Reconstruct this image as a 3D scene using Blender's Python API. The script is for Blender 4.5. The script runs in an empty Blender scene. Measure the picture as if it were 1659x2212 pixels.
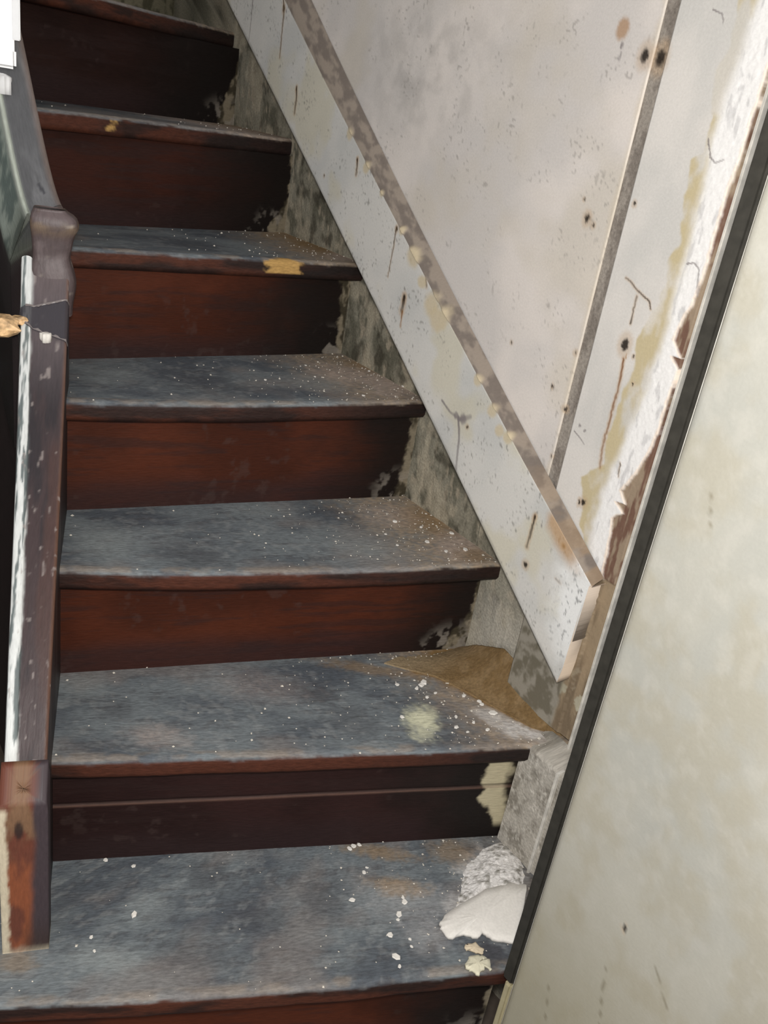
import bpy, bmesh, math, random
import numpy as np
from mathutils import Vector, Matrix

# measured layout of the place (metres): step lines in plan, wall marks in wall coordinates (along, up)
G = {"Z":[0.0,0.1857,0.3625,0.5412,0.712,0.8849,1.0603],"CAM":{"f":1881.88,"r":[0.985909,0.068315,0.152696],"u":[-0.167282,0.402631,0.899947],"b":[-0.0,-0.91281,0.408385],"h":0.95046},"F":[[[-0.5414,0.5811],[-0.4563,0.6001],[-0.3713,0.6191],[-0.2862,0.6381],[-0.2014,0.6579],[-0.1169,0.6791],[-0.0327,0.7015],[0.0512,0.725],[0.1348,0.7497],[0.2181,0.7751],[0.3015,0.8005],[0.3849,0.8258],[0.4682,0.8512]],
[[-0.3658,0.8085],[-0.3074,0.8249],[-0.2489,0.8415],[-0.1906,0.8584],[-0.1324,0.8756],[-0.0742,0.8932],[-0.0161,0.911],[0.0418,0.9291],[0.0997,0.9475],[0.1576,0.9661],[0.2153,0.9849],[0.273,1.0039],[0.3307,1.0229]],
[[-0.4177,0.9575],[-0.3654,0.973],[-0.3132,0.9891],[-0.2613,1.0062],[-0.2097,1.0242],[-0.1586,1.0433],[-0.1077,1.0632],[-0.0571,1.0837],[-0.0068,1.1051],[0.0431,1.1272],[0.0928,1.1498],[0.1422,1.1732],[0.1915,1.1966]],
[[-0.465,1.0933],[-0.4207,1.1136],[-0.3767,1.1344],[-0.3331,1.1562],[-0.29,1.1788],[-0.2473,1.2024],[-0.2051,1.2267],[-0.1632,1.2516],[-0.1218,1.2773],[-0.0808,1.3036],[-0.04,1.3302],[0.0003,1.3576],[0.0405,1.3851]],
[[-0.5235,1.2612],[-0.4887,1.2867],[-0.4539,1.3123],[-0.4192,1.3379],[-0.3844,1.3635],[-0.3496,1.3891],[-0.3148,1.4147],[-0.2801,1.4402],[-0.2453,1.4658],[-0.2105,1.4914],[-0.1757,1.517],[-0.1409,1.5426],[-0.1062,1.5682]],
[[-0.6402,1.3559],[-0.6112,1.393],[-0.5822,1.43],[-0.5532,1.4671],[-0.5242,1.5041],[-0.4952,1.5412],[-0.4662,1.5782],[-0.4372,1.6153],[-0.4083,1.6523],[-0.3793,1.6894],[-0.3503,1.7264],[-0.3213,1.7634],[-0.2923,1.8005]],
[[-0.7099,1.448],[-0.69,1.4959],[-0.67,1.5438],[-0.6501,1.5918],[-0.6301,1.6397],[-0.6102,1.6876],[-0.5902,1.7355],[-0.5703,1.7834],[-0.5503,1.8313],[-0.5304,1.8793],[-0.5105,1.9272],[-0.4905,1.9751],[-0.4706,2.023]]],"B":[[[-0.3725,0.8276],[-0.3148,0.8451],[-0.2571,0.8625],[-0.1995,0.8799],[-0.1418,0.8973],[-0.0841,0.9147],[-0.0264,0.9321],[0.0313,0.9495],[0.089,0.9669],[0.1467,0.9843],[0.2043,1.0017],[0.262,1.0192],[0.3197,1.0366]],
[[-0.4244,0.9767],[-0.375,0.9974],[-0.3256,1.0181],[-0.2762,1.0388],[-0.2268,1.0596],[-0.1774,1.0803],[-0.128,1.101],[-0.0785,1.1217],[-0.0291,1.1424],[0.0203,1.1632],[0.0697,1.1839],[0.1191,1.2046],[0.1685,1.2253]],
[[-0.4748,1.1213],[-0.4326,1.1443],[-0.3905,1.1673],[-0.3484,1.1903],[-0.3063,1.2133],[-0.2641,1.2363],[-0.222,1.2593],[-0.1799,1.2823],[-0.1378,1.3053],[-0.0956,1.3283],[-0.0535,1.3513],[-0.0114,1.3743],[0.0308,1.3973]],
[[-0.5282,1.2747],[-0.4949,1.3015],[-0.4615,1.3282],[-0.4281,1.3549],[-0.3948,1.3816],[-0.3614,1.4083],[-0.328,1.435],[-0.2947,1.4617],[-0.2613,1.4884],[-0.228,1.5151],[-0.1946,1.5418],[-0.1612,1.5685],[-0.1279,1.5952]],
[[-0.6652,1.3889],[-0.6337,1.4227],[-0.6022,1.4565],[-0.5708,1.4903],[-0.5393,1.5241],[-0.5078,1.5579],[-0.4763,1.5917],[-0.4449,1.6255],[-0.4134,1.6593],[-0.3819,1.6931],[-0.3504,1.7269],[-0.319,1.7607],[-0.2875,1.7945]],
[[-0.7833,1.5448],[-0.7557,1.5828],[-0.7282,1.6208],[-0.7007,1.6588],[-0.6731,1.6968],[-0.6456,1.7348],[-0.6181,1.7729],[-0.5905,1.8109],[-0.563,1.8489],[-0.5355,1.8869],[-0.5079,1.9249],[-0.4804,1.9629],[-0.4528,2.0009]]],"SLOW":[-0.01173,-0.6938,0.60865],"SML":[0.04147,-0.68308,0.75856],"SMH":[0.06975,-0.72634,0.77987],"WSPOT":[[0.2811,1.0843,0.0144,0.018,1],[0.2856,1.0672,0.0038,0.0054,3],[0.3234,1.0581,0.0083,0.0117,0],[0.3453,1.0567,0.0096,0.0135,0],[0.2956,0.875,0.0058,0.0081,0],[0.3079,0.8689,0.0032,0.0036,0],[0.2836,0.8963,0.0024,0.0027,0],[0.2127,0.6938,0.0028,0.0032,0],[0.3299,0.7139,0.0032,0.0036,0],[0.3356,0.639,0.0048,0.0045,0],[0.305,0.6602,0.0022,0.0032,0],[0.403,0.7454,0.0083,0.0117,0],[0.4089,0.7327,0.0029,0.0054,1],[0.3628,0.9034,0.0032,0.0036,0],[0.4047,0.5344,0.0056,0.0063,0],[0.3981,0.5314,0.0029,0.0054,0],[0.3334,0.5714,0.0024,0.0027,0],[0.367,0.6285,0.0032,0.0036,3],[0.3767,0.6244,0.0032,0.0036,3],[0.4196,0.7358,0.0024,0.0027,0],[0.4299,0.7043,0.0024,0.0027,0]],"WCRACK":[[[[0.4065,0.729],[0.4084,0.715],[0.4109,0.6861],[0.4102,0.6617],[0.4113,0.6405],[0.4102,0.6276],[0.4118,0.6093],[0.4157,0.5885]],0.0018,1],
[[[0.4029,0.771],[0.4018,0.7864],[0.4007,0.8039]],0.0012,0],
[[[0.4252,0.7946],[0.4201,0.8031],[0.4105,0.8062],[0.3955,0.8125],[0.3863,0.8181],[0.3782,0.8206]],0.0011,0],
[[[0.3596,0.618],[0.3715,0.6128],[0.3817,0.6071]],0.001,3],
[[[0.4383,0.9823],[0.4477,0.9647],[0.4554,0.96],[0.4656,0.9645]],0.0012,3],
[[[0.4573,0.8539],[0.4658,0.8567],[0.4737,0.8523],[0.4811,0.8233]],0.0012,3],
[[[0.399,1.1049],[0.4122,1.1007],[0.4164,1.0923]],0.001,3],
[[[0.2856,1.0672],[0.2863,1.059],[0.2851,1.0419]],0.0012,3],
[[[0.4439,0.6065],[0.447,0.5889]],0.001,0]],"WORN":[[0.4517,1.1134],[0.4511,1.0718],[0.4476,1.0284],[0.4453,0.9876],[0.4503,0.9462],[0.4537,0.8983],[0.4548,0.8482],[0.4572,0.7909],[0.4566,0.7357],[0.4509,0.682],[0.443,0.631],[0.4347,0.5773],[0.431,0.5298],[0.4379,0.4858],[0.4465,0.4557]],"TAN":[[0.43,1.1134],[0.4317,1.0712],[0.4226,1.049],[0.433,1.0047],[0.4362,0.968],[0.4221,0.9592],[0.4338,0.9098],[0.4414,0.871],[0.4313,0.8536],[0.4387,0.8237],[0.4259,0.7827],[0.4149,0.7573],[0.4231,0.7196],[0.419,0.6889],[0.4146,0.6355],[0.418,0.5959],[0.4028,0.5767],[0.3902,0.5648],[0.4013,0.5396],[0.4064,0.5046],[0.4348,0.4704]],"BRN":[[0.485,1.0522],[0.4824,0.9734],[0.4801,0.9174],[0.4817,0.8389],[0.4799,0.8127],[0.471,0.7893],[0.4682,0.7696],[0.4711,0.7524],[0.4843,0.7525],[0.4852,0.7391],[0.4843,0.7006],[0.4837,0.6599],[0.4806,0.6367],[0.4697,0.6017],[0.4554,0.5735],[0.4549,0.5572],[0.4678,0.5599],[0.4684,0.5473],[0.455,0.5345],[0.4602,0.5105],[0.4626,0.4848],[0.4658,0.4522]],"GROOVE":[0.3347,0.3417,0.3363,0.3495,0.3524,0.3573,0.3554,0.3634],"SSPOT":[[0.3537,0.4176,0.0056,0.0063,0],[0.4092,0.4749,0.004,0.0045,0],[0.3645,0.4843,0.0032,0.0036,3],[0.1818,0.5586,0.0032,0.0036,0],[-0.2962,0.8425,0.0024,0.0027,0],[0.3491,0.4896,0.0038,0.0054,0],[-0.0171,0.6986,0.0045,0.0072,0],[-0.0643,0.7962,0.0038,0.0054,0],[-0.4231,0.971,0.0028,0.0045,0],[-0.1996,0.8806,0.0028,0.0045,0],[-0.4966,1.0962,0.005,0.0081,0],[0.1697,0.5665,0.0112,0.0126,3],[0.1532,0.5664,0.008,0.009,3],[0.4456,0.4327,0.0048,0.0054,3],[0.4258,0.4381,0.0032,0.0036,3]],"SCRACK":[[[[-0.4221,0.9741],[-0.4192,0.9541],[-0.4208,0.9312]],0.0024,0],
[[[-0.2,0.882],[-0.1983,0.8701],[-0.1978,0.8573]],0.002,0],
[[[-0.0663,0.7986],[-0.0649,0.7707],[-0.0672,0.7415],[-0.0681,0.721]],0.0011,0],
[[[-0.0181,0.702],[-0.0174,0.6862],[-0.019,0.6784]],0.004,0],
[[[-0.0167,0.679],[-0.0151,0.6551]],0.0016,1],
[[[0.3495,0.4912],[0.3491,0.4697],[0.3484,0.4427]],0.0022,0],
[[[-0.5012,1.1092],[-0.4946,1.0948],[-0.4953,1.0509],[-0.4949,1.0174]],0.0016,0],
[[[-0.6199,1.1092],[-0.6203,1.0631],[-0.6234,1.0396]],0.0016,3],
[[[0.1162,0.5768],[0.1387,0.5663],[0.1538,0.5644]],0.0022,3],
[[[0.1588,0.5662],[0.1687,0.5406],[0.1727,0.5124],[0.1768,0.4877]],0.0026,3],
[[[0.1598,0.5629],[0.1697,0.5665],[0.1842,0.5754]],0.004,3],
[[[0.0268,0.7443],[0.0326,0.7283]],0.0018,0],
[[[0.4184,0.3944],[0.4407,0.4144]],0.0008,3],
[[[0.4106,0.4262],[0.4219,0.4239]],0.0012,0]],"SPUTTY":[[-0.2328,0.9158,0.009],[-0.17,0.8714,0.0099],[-0.0126,0.7642,0.0153],[0.0203,0.7328,0.009],[0.0508,0.7084,0.018],[0.0735,0.6896,0.0198],[0.1835,0.631,0.0081],[0.224,0.5994,0.0108],[0.2481,0.5768,0.0081],[0.2668,0.5735,0.009],[-0.1177,0.84,0.0063],[-0.0519,0.795,0.0072]],"SORANGE":[[0.3867,0.4983],[0.4058,0.4801],[0.4285,0.4709],[0.442,0.4607]],"SEND":[[0.4726,0.4553],[0.4659,0.4391],[0.463,0.3987],[0.4645,0.3561],[0.4614,0.3053],[0.4594,0.2924]],"POLY":{"dirt1":[[0.0542,1.1431],[0.1652,1.2375],[0.2417,1.2191],[0.2942,1.1319],[0.3398,1.1208],[0.3254,1.0391],[0.2642,1.0388],[0.1911,1.0853],[0.113,1.1264]],"flakeA":[[0.1628,0.8364],[0.1714,0.8514],[0.1956,0.8754],[0.2288,0.906],[0.2627,0.9229],[0.2881,0.9258],[0.2799,0.8888],[0.2638,0.8247],[0.2331,0.825],[0.221,0.832],[0.2133,0.8233],[0.1949,0.8247],[0.1752,0.8158],[0.1654,0.8267]],"flakeB":[[0.1961,0.782],[0.2029,0.7948],[0.2138,0.7983],[0.2222,0.7971],[0.228,0.7935],[0.231,0.7787],[0.2228,0.7825],[0.2123,0.7686],[0.2048,0.7751],[0.1977,0.7751]],"flakeC":[[0.196,0.8128],[0.2118,0.8145],[0.2214,0.8094],[0.2199,0.8008],[0.2091,0.8015],[0.197,0.8047]],"rubble":[[0.186,0.8696],[0.1929,0.9107],[0.207,0.9559],[0.2252,0.9912],[0.2611,1.0084],[0.2858,0.9819],[0.2913,0.9482],[0.2851,0.9137],[0.2547,0.8994],[0.2148,0.8755]]},"TB":{"0":[[0.2367,0.9366,0.0488,0.0493,1,0.9],[0.1956,0.8715,0.0394,0.0302,1,0.5],[0.1054,0.8882,0.046,0.0195,2,0.7],[0.0754,0.9445,0.0617,0.0154,2,0.6],[0.1833,0.9683,0.0424,0.0263,2,0.5],[0.0073,0.8481,0.0376,0.0435,0,0.5],[-0.1508,0.8538,0.0368,0.034,0,0.55],[-0.0712,0.8023,0.0477,0.0276,0,0.5],[-0.1373,0.7345,0.067,0.0251,0,0.4],[0.231,0.8057,0.0313,0.0339,0,0.9],[-0.2365,0.709,0.059,0.0246,5,0.5],[-0.2116,0.7882,0.0345,0.0345,5,0.35],[-0.3313,0.6846,0.0257,0.0184,2,0.4],[-0.3134,0.7744,0.0167,0.0415,0,0.3],[0.1194,0.8636,0.0779,0.0442,1,0.25],[0.1459,0.8171,0.0374,0.0277,1,0.25]],"1":[[0.1032,1.0138,0.029,0.0427,4,0.95],[0.2503,1.0351,0.0506,0.0298,1,0.9],[0.2038,1.055,0.0363,0.022,1,0.7],[0.2893,1.0193,0.0215,0.0189,1,0.7],[-0.0479,1.0355,0.0341,0.0268,0,0.7],[-0.3118,0.93,0.0297,0.0241,0,0.5],[-0.2402,0.8907,0.0468,0.0267,3,0.4],[-0.1355,1.0333,0.0811,0.0427,3,0.25],[0.1345,1.1605,0.0623,0.0498,2,0.6],[0.0048,0.9853,0.0465,0.0393,0,0.45],[-0.3669,0.967,0.0364,0.0308,5,0.3],[0.0196,1.1202,0.1122,0.017,2,0.5]],"2":[[0.1238,1.2323,0.048,0.0636,3,0.8],[0.0779,1.3199,0.0592,0.0711,2,0.7],[0.1452,1.208,0.0314,0.0315,2,0.6],[-0.0406,1.1856,0.0901,0.0601,5,0.4],[-0.2491,1.0608,0.0577,0.0393,0,0.6],[-0.195,1.2441,0.091,0.0337,5,0.35],[-0.3718,1.0579,0.0495,0.0657,5,0.4],[0.0084,1.3101,0.0579,0.0534,3,0.4]],"3":[[-0.0197,1.4347,0.0551,0.0798,3,0.9],[-0.0942,1.4623,0.0835,0.0695,3,0.7],[-0.0686,1.5435,0.0592,0.0496,2,0.6],[-0.1388,1.3752,0.0508,0.0506,5,0.4],[-0.2976,1.2764,0.0749,0.0672,0,0.5],[-0.4359,1.2417,0.0553,0.066,5,0.4]],"4":[[-0.1939,1.6846,0.0774,0.1007,2,0.9],[-0.2491,1.7549,0.0814,0.0858,2,0.8],[-0.1502,1.6102,0.0359,0.0628,3,0.8],[-0.3757,1.4732,0.0802,0.0636,0,0.4]],"5":[[-0.4118,1.8845,0.2852,0.2215,3,0.8],[-0.3684,2.0594,0.2177,0.2592,2,0.7]],"6":[[-0.5246,1.6495,0.1229,0.1139,3,0.5]]},"BARE":{"4":[[-0.2179,1.4593,0.045]],"5":[[-0.5104,1.4765,0.03],[-0.4139,1.5443,0.035]]},"CHIP":{"0":[[-0.2243,0.7728,0.0064],[-0.2637,0.7321,0.0036],[-0.2886,0.8488,0.004],[-0.2503,0.8467,0.0036],[-0.2533,0.7153,0.0032],[0.1085,0.7766,0.0064],[0.1138,0.7644,0.0036],[0.1086,0.8409,0.0064],[0.1078,0.8327,0.0032],[0.115,0.8627,0.0056],[0.1127,0.87,0.004],[0.032,0.9402,0.0048],[0.0368,0.9457,0.0048],[0.0445,0.95,0.0048],[0.0989,0.8071,0.0048],[0.0564,0.9013,0.004],[0.0445,0.852,0.0048],[0.0594,0.9111,0.0032],[0.125,0.8059,0.0032],[0.1278,0.7953,0.0032]],"1":[[0.206,1.059,0.008],[0.2158,1.0887,0.0048],[0.1874,1.082,0.0048],[0.1644,1.0895,0.0056],[0.1519,1.0111,0.0048],[0.1975,1.0179,0.0048],[0.1777,1.0296,0.004],[0.1907,1.0761,0.0048],[0.1685,1.0061,0.0032],[0.0994,1.0982,0.0056],[0.0926,1.0891,0.0048],[0.0738,1.0144,0.004],[0.1521,1.0356,0.004],[0.1027,1.1051,0.0072],[0.063,1.0901,0.004],[0.1208,1.0854,0.004],[0.1086,1.0703,0.004],[0.248,1.1153,0.004],[0.2453,1.0775,0.0032]],"2":[[0.1346,1.2217,0.0056],[0.104,1.2053,0.0048],[0.0739,1.2265,0.0056],[0.1128,1.274,0.0048],[0.0201,1.2816,0.0048],[0.0084,1.2296,0.0032],[0.0286,1.1976,0.0032],[0.0636,1.2775,0.004]],"3":[[-0.0637,1.35,0.004],[-0.0676,1.5016,0.004],[-0.0026,1.4424,0.0048],[-0.1515,1.4104,0.0032],[-0.1765,1.4711,0.0032],[-0.2227,1.3451,0.0032]]},"RCHIP":[[0.1697,0.9913,0.0731,0.0045],[-0.3311,0.8402,0.1137,0.0036],[-0.3225,0.8427,0.114,0.0027],[-0.3193,0.8437,0.1185,0.0036],[-0.2461,0.8658,0.0836,0.0027],[-0.1341,1.5902,0.5967,0.0108],[-0.1352,1.5894,0.5864,0.0081],[-0.3029,1.7779,0.7665,0.0081]],"RPAINT":[[[0.2063,1.0023],[0.2061,1.0023],[0.2469,1.0146]],
[[0.1887,1.2338],[0.1859,1.2326],[0.1524,1.2186]],
[[0.0296,1.3966],[0.0265,1.3949],[0.0251,1.3942]],
[[-0.1158,1.6049],[-0.1097,1.6097],[-0.1063,1.6125]],
[[-0.2849,1.7973],[-0.2768,1.8059],[-0.3083,1.7721]],
[[-0.4518,2.0024],[-0.4614,1.9891],[-0.4793,1.9643]]],"DTOP":[[0.1349,1.2513,0.1596],[0.1813,1.1934,0.2156],[0.2176,1.1481,0.2437],[0.237,1.1238,0.2391],[0.2582,1.0974,0.2355],[0.2862,1.0625,0.2478],[0.3107,1.0318,0.2684]],"DBOT":[[0.0396,1.1404,0.1872],[0.0763,1.1335,0.1872],[0.1199,1.1288,0.1872],[0.163,1.1047,0.1872],[0.1977,1.0828,0.1872],[0.2379,1.0568,0.1872],[0.264,1.04,0.1872],[0.3189,1.0334,0.1872]],"LS":[[0.0178,0.2166],[0.0945,0.2997],[0.2105,0.3943],[0.3611,0.5386],[0.4425,0.6391],[0.4829,0.7101]],"US":[[0.0278,0.7847],[0.0983,0.8296],[0.1585,0.9066],[0.2336,0.9851]],"BAL":[[-0.621,1.314,0.9453],[-0.6323,1.329,0.9076]]}


# ------------------------------------------------------------------ camera, world, lights, exposure
scene = bpy.context.scene
C = scene.collection
cd = bpy.data.cameras.new('camera')
cam = bpy.data.objects.new('camera', cd); C.objects.link(cam)
k = G['CAM']
m = Matrix.Identity(4)
for i in range(3):
    m[i][0], m[i][1], m[i][2] = k['r'][i], k['u'][i], k['b'][i]
m[2][3] = k['h']
cam.matrix_world = m
cd.sensor_fit = 'VERTICAL'; cd.sensor_height = 24.0; cd.lens = k['f'] * 24.0 / 2212.0
cd.clip_start = 0.02
scene.camera = cam
world = bpy.data.worlds.new('world'); scene.world = world
world.use_nodes = True
bg = world.node_tree.nodes['Background']
bg.inputs[0].default_value = (0.97, 0.98, 1.0, 1); bg.inputs[1].default_value = 0.80
fl = bpy.data.lights.new('phone_torch', 'POINT'); fl.energy = 43.0; fl.color = (1.0, 0.97, 0.925); fl.shadow_soft_size = 0.03
flo = bpy.data.objects.new('phone_torch', fl); C.objects.link(flo)
flo.location = Vector((0, 0, k['h'])) + Vector(k['r']) * 0.01 + Vector(k['u']) * 0.05
scene.view_settings.view_transform = 'Standard'
scene.view_settings.look = 'None'
scene.view_settings.exposure = 0.0
scene.view_settings.gamma = 1.0
scene.view_settings.use_curve_mapping = False

# ------------------------------------------------------------------ helpers
rng = np.random.default_rng(7)
random.seed(7)

def lin(*c):
    a = np.array(c, float) / 255.0
    return np.where(a <= 0.04045, a / 12.92, ((a + 0.055) / 1.055) ** 2.4)

def _h(ix, iy, seed):
    n = (ix.astype(np.int64) * 374761393 + iy.astype(np.int64) * 668265263 + seed * 1442695041) & 0x7fffffff
    n = ((n ^ (n >> 13)) * 1274126177) & 0x7fffffff
    n = (n ^ (n >> 16)) & 0xffff
    return n / 65535.0

def vnoise(x, y, seed=0):
    ix = np.floor(x); iy = np.floor(y); fx = x - ix; fy = y - iy
    fx = fx * fx * (3 - 2 * fx); fy = fy * fy * (3 - 2 * fy)
    a = _h(ix, iy, seed); b = _h(ix + 1, iy, seed); c = _h(ix, iy + 1, seed); d = _h(ix + 1, iy + 1, seed)
    return (a * (1 - fx) + b * fx) * (1 - fy) + (c * (1 - fx) + d * fx) * fy

def fbm(x, y, seed=0, oct=4):
    s = 0; a = 0.5; t = 0
    for o in range(oct):
        s = s + a * vnoise(x, y, seed + o * 17); t += a; a *= 0.55; x = x * 2.03 + 3.1; y = y * 2.03 + 1.7
    return s / t

def ss(a, b, x):
    t = np.clip((x - a) / (b - a), 0, 1)
    return t * t * (3 - 2 * t)

def mix(col, c, mask):
    return col * (1 - mask[..., None]) + np.asarray(c) * mask[..., None]

def seg_dist(x, y, pts):
    best = np.full(x.shape, 9.0); par = np.zeros(x.shape)
    n = len(pts) - 1
    for i in range(n):
        ax, ay = pts[i]; bx, by = pts[i + 1]
        dx, dy = bx - ax, by - ay
        t = np.clip(((x - ax) * dx + (y - ay) * dy) / (dx * dx + dy * dy + 1e-12), 0, 1)
        d = np.hypot(x - ax - t * dx, y - ay - t * dy)
        par = np.where(d < best, (i + t) / n, par); best = np.minimum(best, d)
    return best, par

def in_poly(x, y, poly):
    r = np.zeros(x.shape, bool); n = len(poly)
    for i in range(n):
        x0, y0 = poly[i]; x1, y1 = poly[(i + 1) % n]
        cond = ((y0 > y) != (y1 > y)) & (x < (x1 - x0) * (y - y0) / (y1 - y0 + 1e-12) + x0)
        r ^= cond
    return r

def poly_sd(x, y, poly):
    d, _ = seg_dist(x, y, list(poly) + [poly[0]])
    return np.where(in_poly(x, y, poly), -d, d)

def new_obj(name, me, parent=None):
    o = bpy.data.objects.new(name, me); C.objects.link(o)
    if parent is not None: o.parent = parent
    return o

def tag(o, label=None, cat=None, group=None, kind=None):
    if label: o['label'] = label
    if cat: o['category'] = cat
    if group: o['group'] = group
    if kind: o['kind'] = kind
    return o

def empty(name, loc=(0, 0, 0)):
    o = bpy.data.objects.new(name, None); C.objects.link(o); o.location = loc
    o.empty_display_size = 0.1
    return o

def grid_mesh(name, P, col, rgh, uv, mat, close_j=False, parent=None, caps=False):
    ni, nj = P.shape[:2]
    idx = np.arange(ni * nj).reshape(ni, nj)
    if close_j:
        nx = np.roll(idx, -1, axis=1)
        a, b, c, d = idx[:-1], idx[1:], nx[1:], nx[:-1]
    else:
        a, b, c, d = idx[:-1, :-1], idx[1:, :-1], idx[1:, 1:], idx[:-1, 1:]
    q = np.stack([a, b, c, d], -1).reshape(-1, 4).astype(np.int32)
    nq = len(q)
    loops = q.ravel(); starts = np.arange(nq, dtype=np.int32) * 4
    me = bpy.data.meshes.new(name)
    me.vertices.add(ni * nj); me.vertices.foreach_set('co', P.reshape(-1).astype(np.float32))
    if caps and close_j:
        e0 = idx[0][::-1].astype(np.int32); e1 = idx[-1].astype(np.int32)
        loops = np.concatenate([loops, e0, e1]); starts = np.concatenate([starts, np.array([nq * 4, nq * 4 + nj], np.int32)])
    me.loops.add(len(loops)); me.loops.foreach_set('vertex_index', loops)
    me.polygons.add(len(starts)); me.polygons.foreach_set('loop_start', starts)
    me.update(calc_edges=True)
    ca = np.ones((ni * nj, 4), np.float32); ca[:, :3] = np.clip(col.reshape(-1, 3), 0, 1)
    at = me.attributes.new('Col', 'FLOAT_COLOR', 'POINT'); at.data.foreach_set('color', ca.ravel())
    at = me.attributes.new('Rgh', 'FLOAT', 'POINT'); at.data.foreach_set('value', np.broadcast_to(rgh, (ni, nj)).astype(np.float32).ravel())
    u3 = np.zeros((ni * nj, 3), np.float32); u3[:, :2] = uv.reshape(-1, 2)
    at = me.attributes.new('Loc', 'FLOAT_VECTOR', 'POINT'); at.data.foreach_set('vector', u3.ravel())
    me.polygons.foreach_set('use_smooth', np.ones(len(starts), bool))
    me.materials.append(mat); me.validate()
    return new_obj(name, me, parent)

def ramp_mat(name, sx=1, sy=1, amp=0.18, scale=260, bump=0.25, spec=0.35, bscale=None):
    mt = bpy.data.materials.new(name); mt.use_nodes = True
    nt = mt.node_tree; N = nt.nodes; L = nt.links
    b = N['Principled BSDF']
    at = N.new('ShaderNodeAttribute'); at.attribute_name = 'Col'
    ar = N.new('ShaderNodeAttribute'); ar.attribute_name = 'Rgh'
    al = N.new('ShaderNodeAttribute'); al.attribute_name = 'Loc'
    mp = N.new('ShaderNodeMapping'); mp.inputs['Scale'].default_value = (sx, sy, 1)
    L.new(al.outputs['Vector'], mp.inputs['Vector'])
    nz = N.new('ShaderNodeTexNoise'); nz.inputs['Scale'].default_value = scale; nz.inputs['Detail'].default_value = 5; nz.inputs['Roughness'].default_value = 0.65
    L.new(mp.outputs[0], nz.inputs['Vector'])
    mr = N.new('ShaderNodeMapRange'); mr.inputs[1].default_value = 0.25; mr.inputs[2].default_value = 0.75
    mr.inputs[3].default_value = 1 - amp; mr.inputs[4].default_value = 1 + amp
    L.new(nz.outputs['Fac'], mr.inputs[0])
    mx = N.new('ShaderNodeVectorMath'); mx.operation = 'SCALE'
    L.new(at.outputs['Color'], mx.inputs[0]); L.new(mr.outputs[0], mx.inputs['Scale'])
    L.new(mx.outputs[0], b.inputs['Base Color']); L.new(ar.outputs['Fac'], b.inputs['Roughness'])
    b.inputs['Specular IOR Level'].default_value = spec
    if bump:
        bp = N.new('ShaderNodeBump'); bp.inputs['Strength'].default_value = bump; bp.inputs['Distance'].default_value = 0.002
        n2 = N.new('ShaderNodeTexNoise'); n2.inputs['Scale'].default_value = bscale or scale; n2.inputs['Detail'].default_value = 3
        L.new(mp.outputs[0], n2.inputs['Vector'])
        L.new(n2.outputs['Fac'], bp.inputs['Height']); L.new(bp.outputs[0], b.inputs['Normal'])
    return mt

def plain_mat(name, c, rough=0.6, amp=0.15, scale=120, spec=0.4, bump=0.2):
    mt = bpy.data.materials.new(name); mt.use_nodes = True
    nt = mt.node_tree; N = nt.nodes; L = nt.links; b = N['Principled BSDF']
    tc = N.new('ShaderNodeTexCoord')
    nz = N.new('ShaderNodeTexNoise'); nz.inputs['Scale'].default_value = scale; nz.inputs['Detail'].default_value = 4
    L.new(tc.outputs['Object'], nz.inputs['Vector'])
    cr = N.new('ShaderNodeValToRGB')
    cc = np.asarray(c)
    cr.color_ramp.elements[0].color = (*np.clip(cc * (1 - amp), 0, 1), 1); cr.color_ramp.elements[1].color = (*np.clip(cc * (1 + amp), 0, 1), 1)
    cr.color_ramp.elements[0].position = 0.3; cr.color_ramp.elements[1].position = 0.7
    L.new(nz.outputs['Fac'], cr.inputs[0]); L.new(cr.outputs[0], b.inputs['Base Color'])
    b.inputs['Roughness'].default_value = rough; b.inputs['Specular IOR Level'].default_value = spec
    bp = N.new('ShaderNodeBump'); bp.inputs['Strength'].default_value = bump; bp.inputs['Distance'].default_value = 0.001
    L.new(nz.outputs['Fac'], bp.inputs['Height']); L.new(bp.outputs[0], b.inputs['Normal'])
    return mt

M_TREAD = ramp_mat('worn_tread', 0.30, 1.0, 0.36, 300, 0.4, 0.22)
M_RISER = ramp_mat('brown_riser_paint', 0.18, 1.0, 0.2, 380, 0.22, 0.14)
M_WALL = ramp_mat('grey_white_paint', 1, 1, 0.07, 330, 0.12, 0.35)
M_PLASTER = ramp_mat('dirty_plaster', 1, 1, 0.3, 240, 0.6, 0.2)
M_BEIGE = ramp_mat('beige_paint', 1, 1, 0.035, 260, 0.08, 0.4)
M_STRING = ramp_mat('string_paint', 1.0, 0.2, 0.18, 380, 0.3, 0.4)
M_CHIP = plain_mat('plaster_white', lin(225, 220, 212), 0.8, 0.06, 300, 0.2)
M_CRUMB = plain_mat('plaster_crumb', lin(205, 198, 186), 0.85, 0.2, 200, 0.2)
M_DARKWOOD = plain_mat('dark_brown_wood', lin(38, 29, 30), 0.6, 0.25, 60)
M_WHITE = plain_mat('white_gloss_paint', np.array([0.9, 0.9, 0.9]), 0.4, 0.03, 60, 0.4, 0.05)
M_BLACK = plain_mat('black_edge', lin(50, 48, 43), 0.55, 0.2, 90, 0.4)
M_BEAD = plain_mat('old_white_bead', lin(206, 202, 194), 0.6, 0.2, 70, 0.3)
M_TANTAPE = plain_mat('tan_tape', lin(206, 170, 126), 0.35, 0.55, 110, 0.5)
M_PUTTY = plain_mat('yellow_putty', lin(204, 188, 158), 0.7, 0.15, 120, 0.3)
M_FLOOR = plain_mat('floor_boards', lin(90, 80, 72), 0.7, 0.2, 40)

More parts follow.
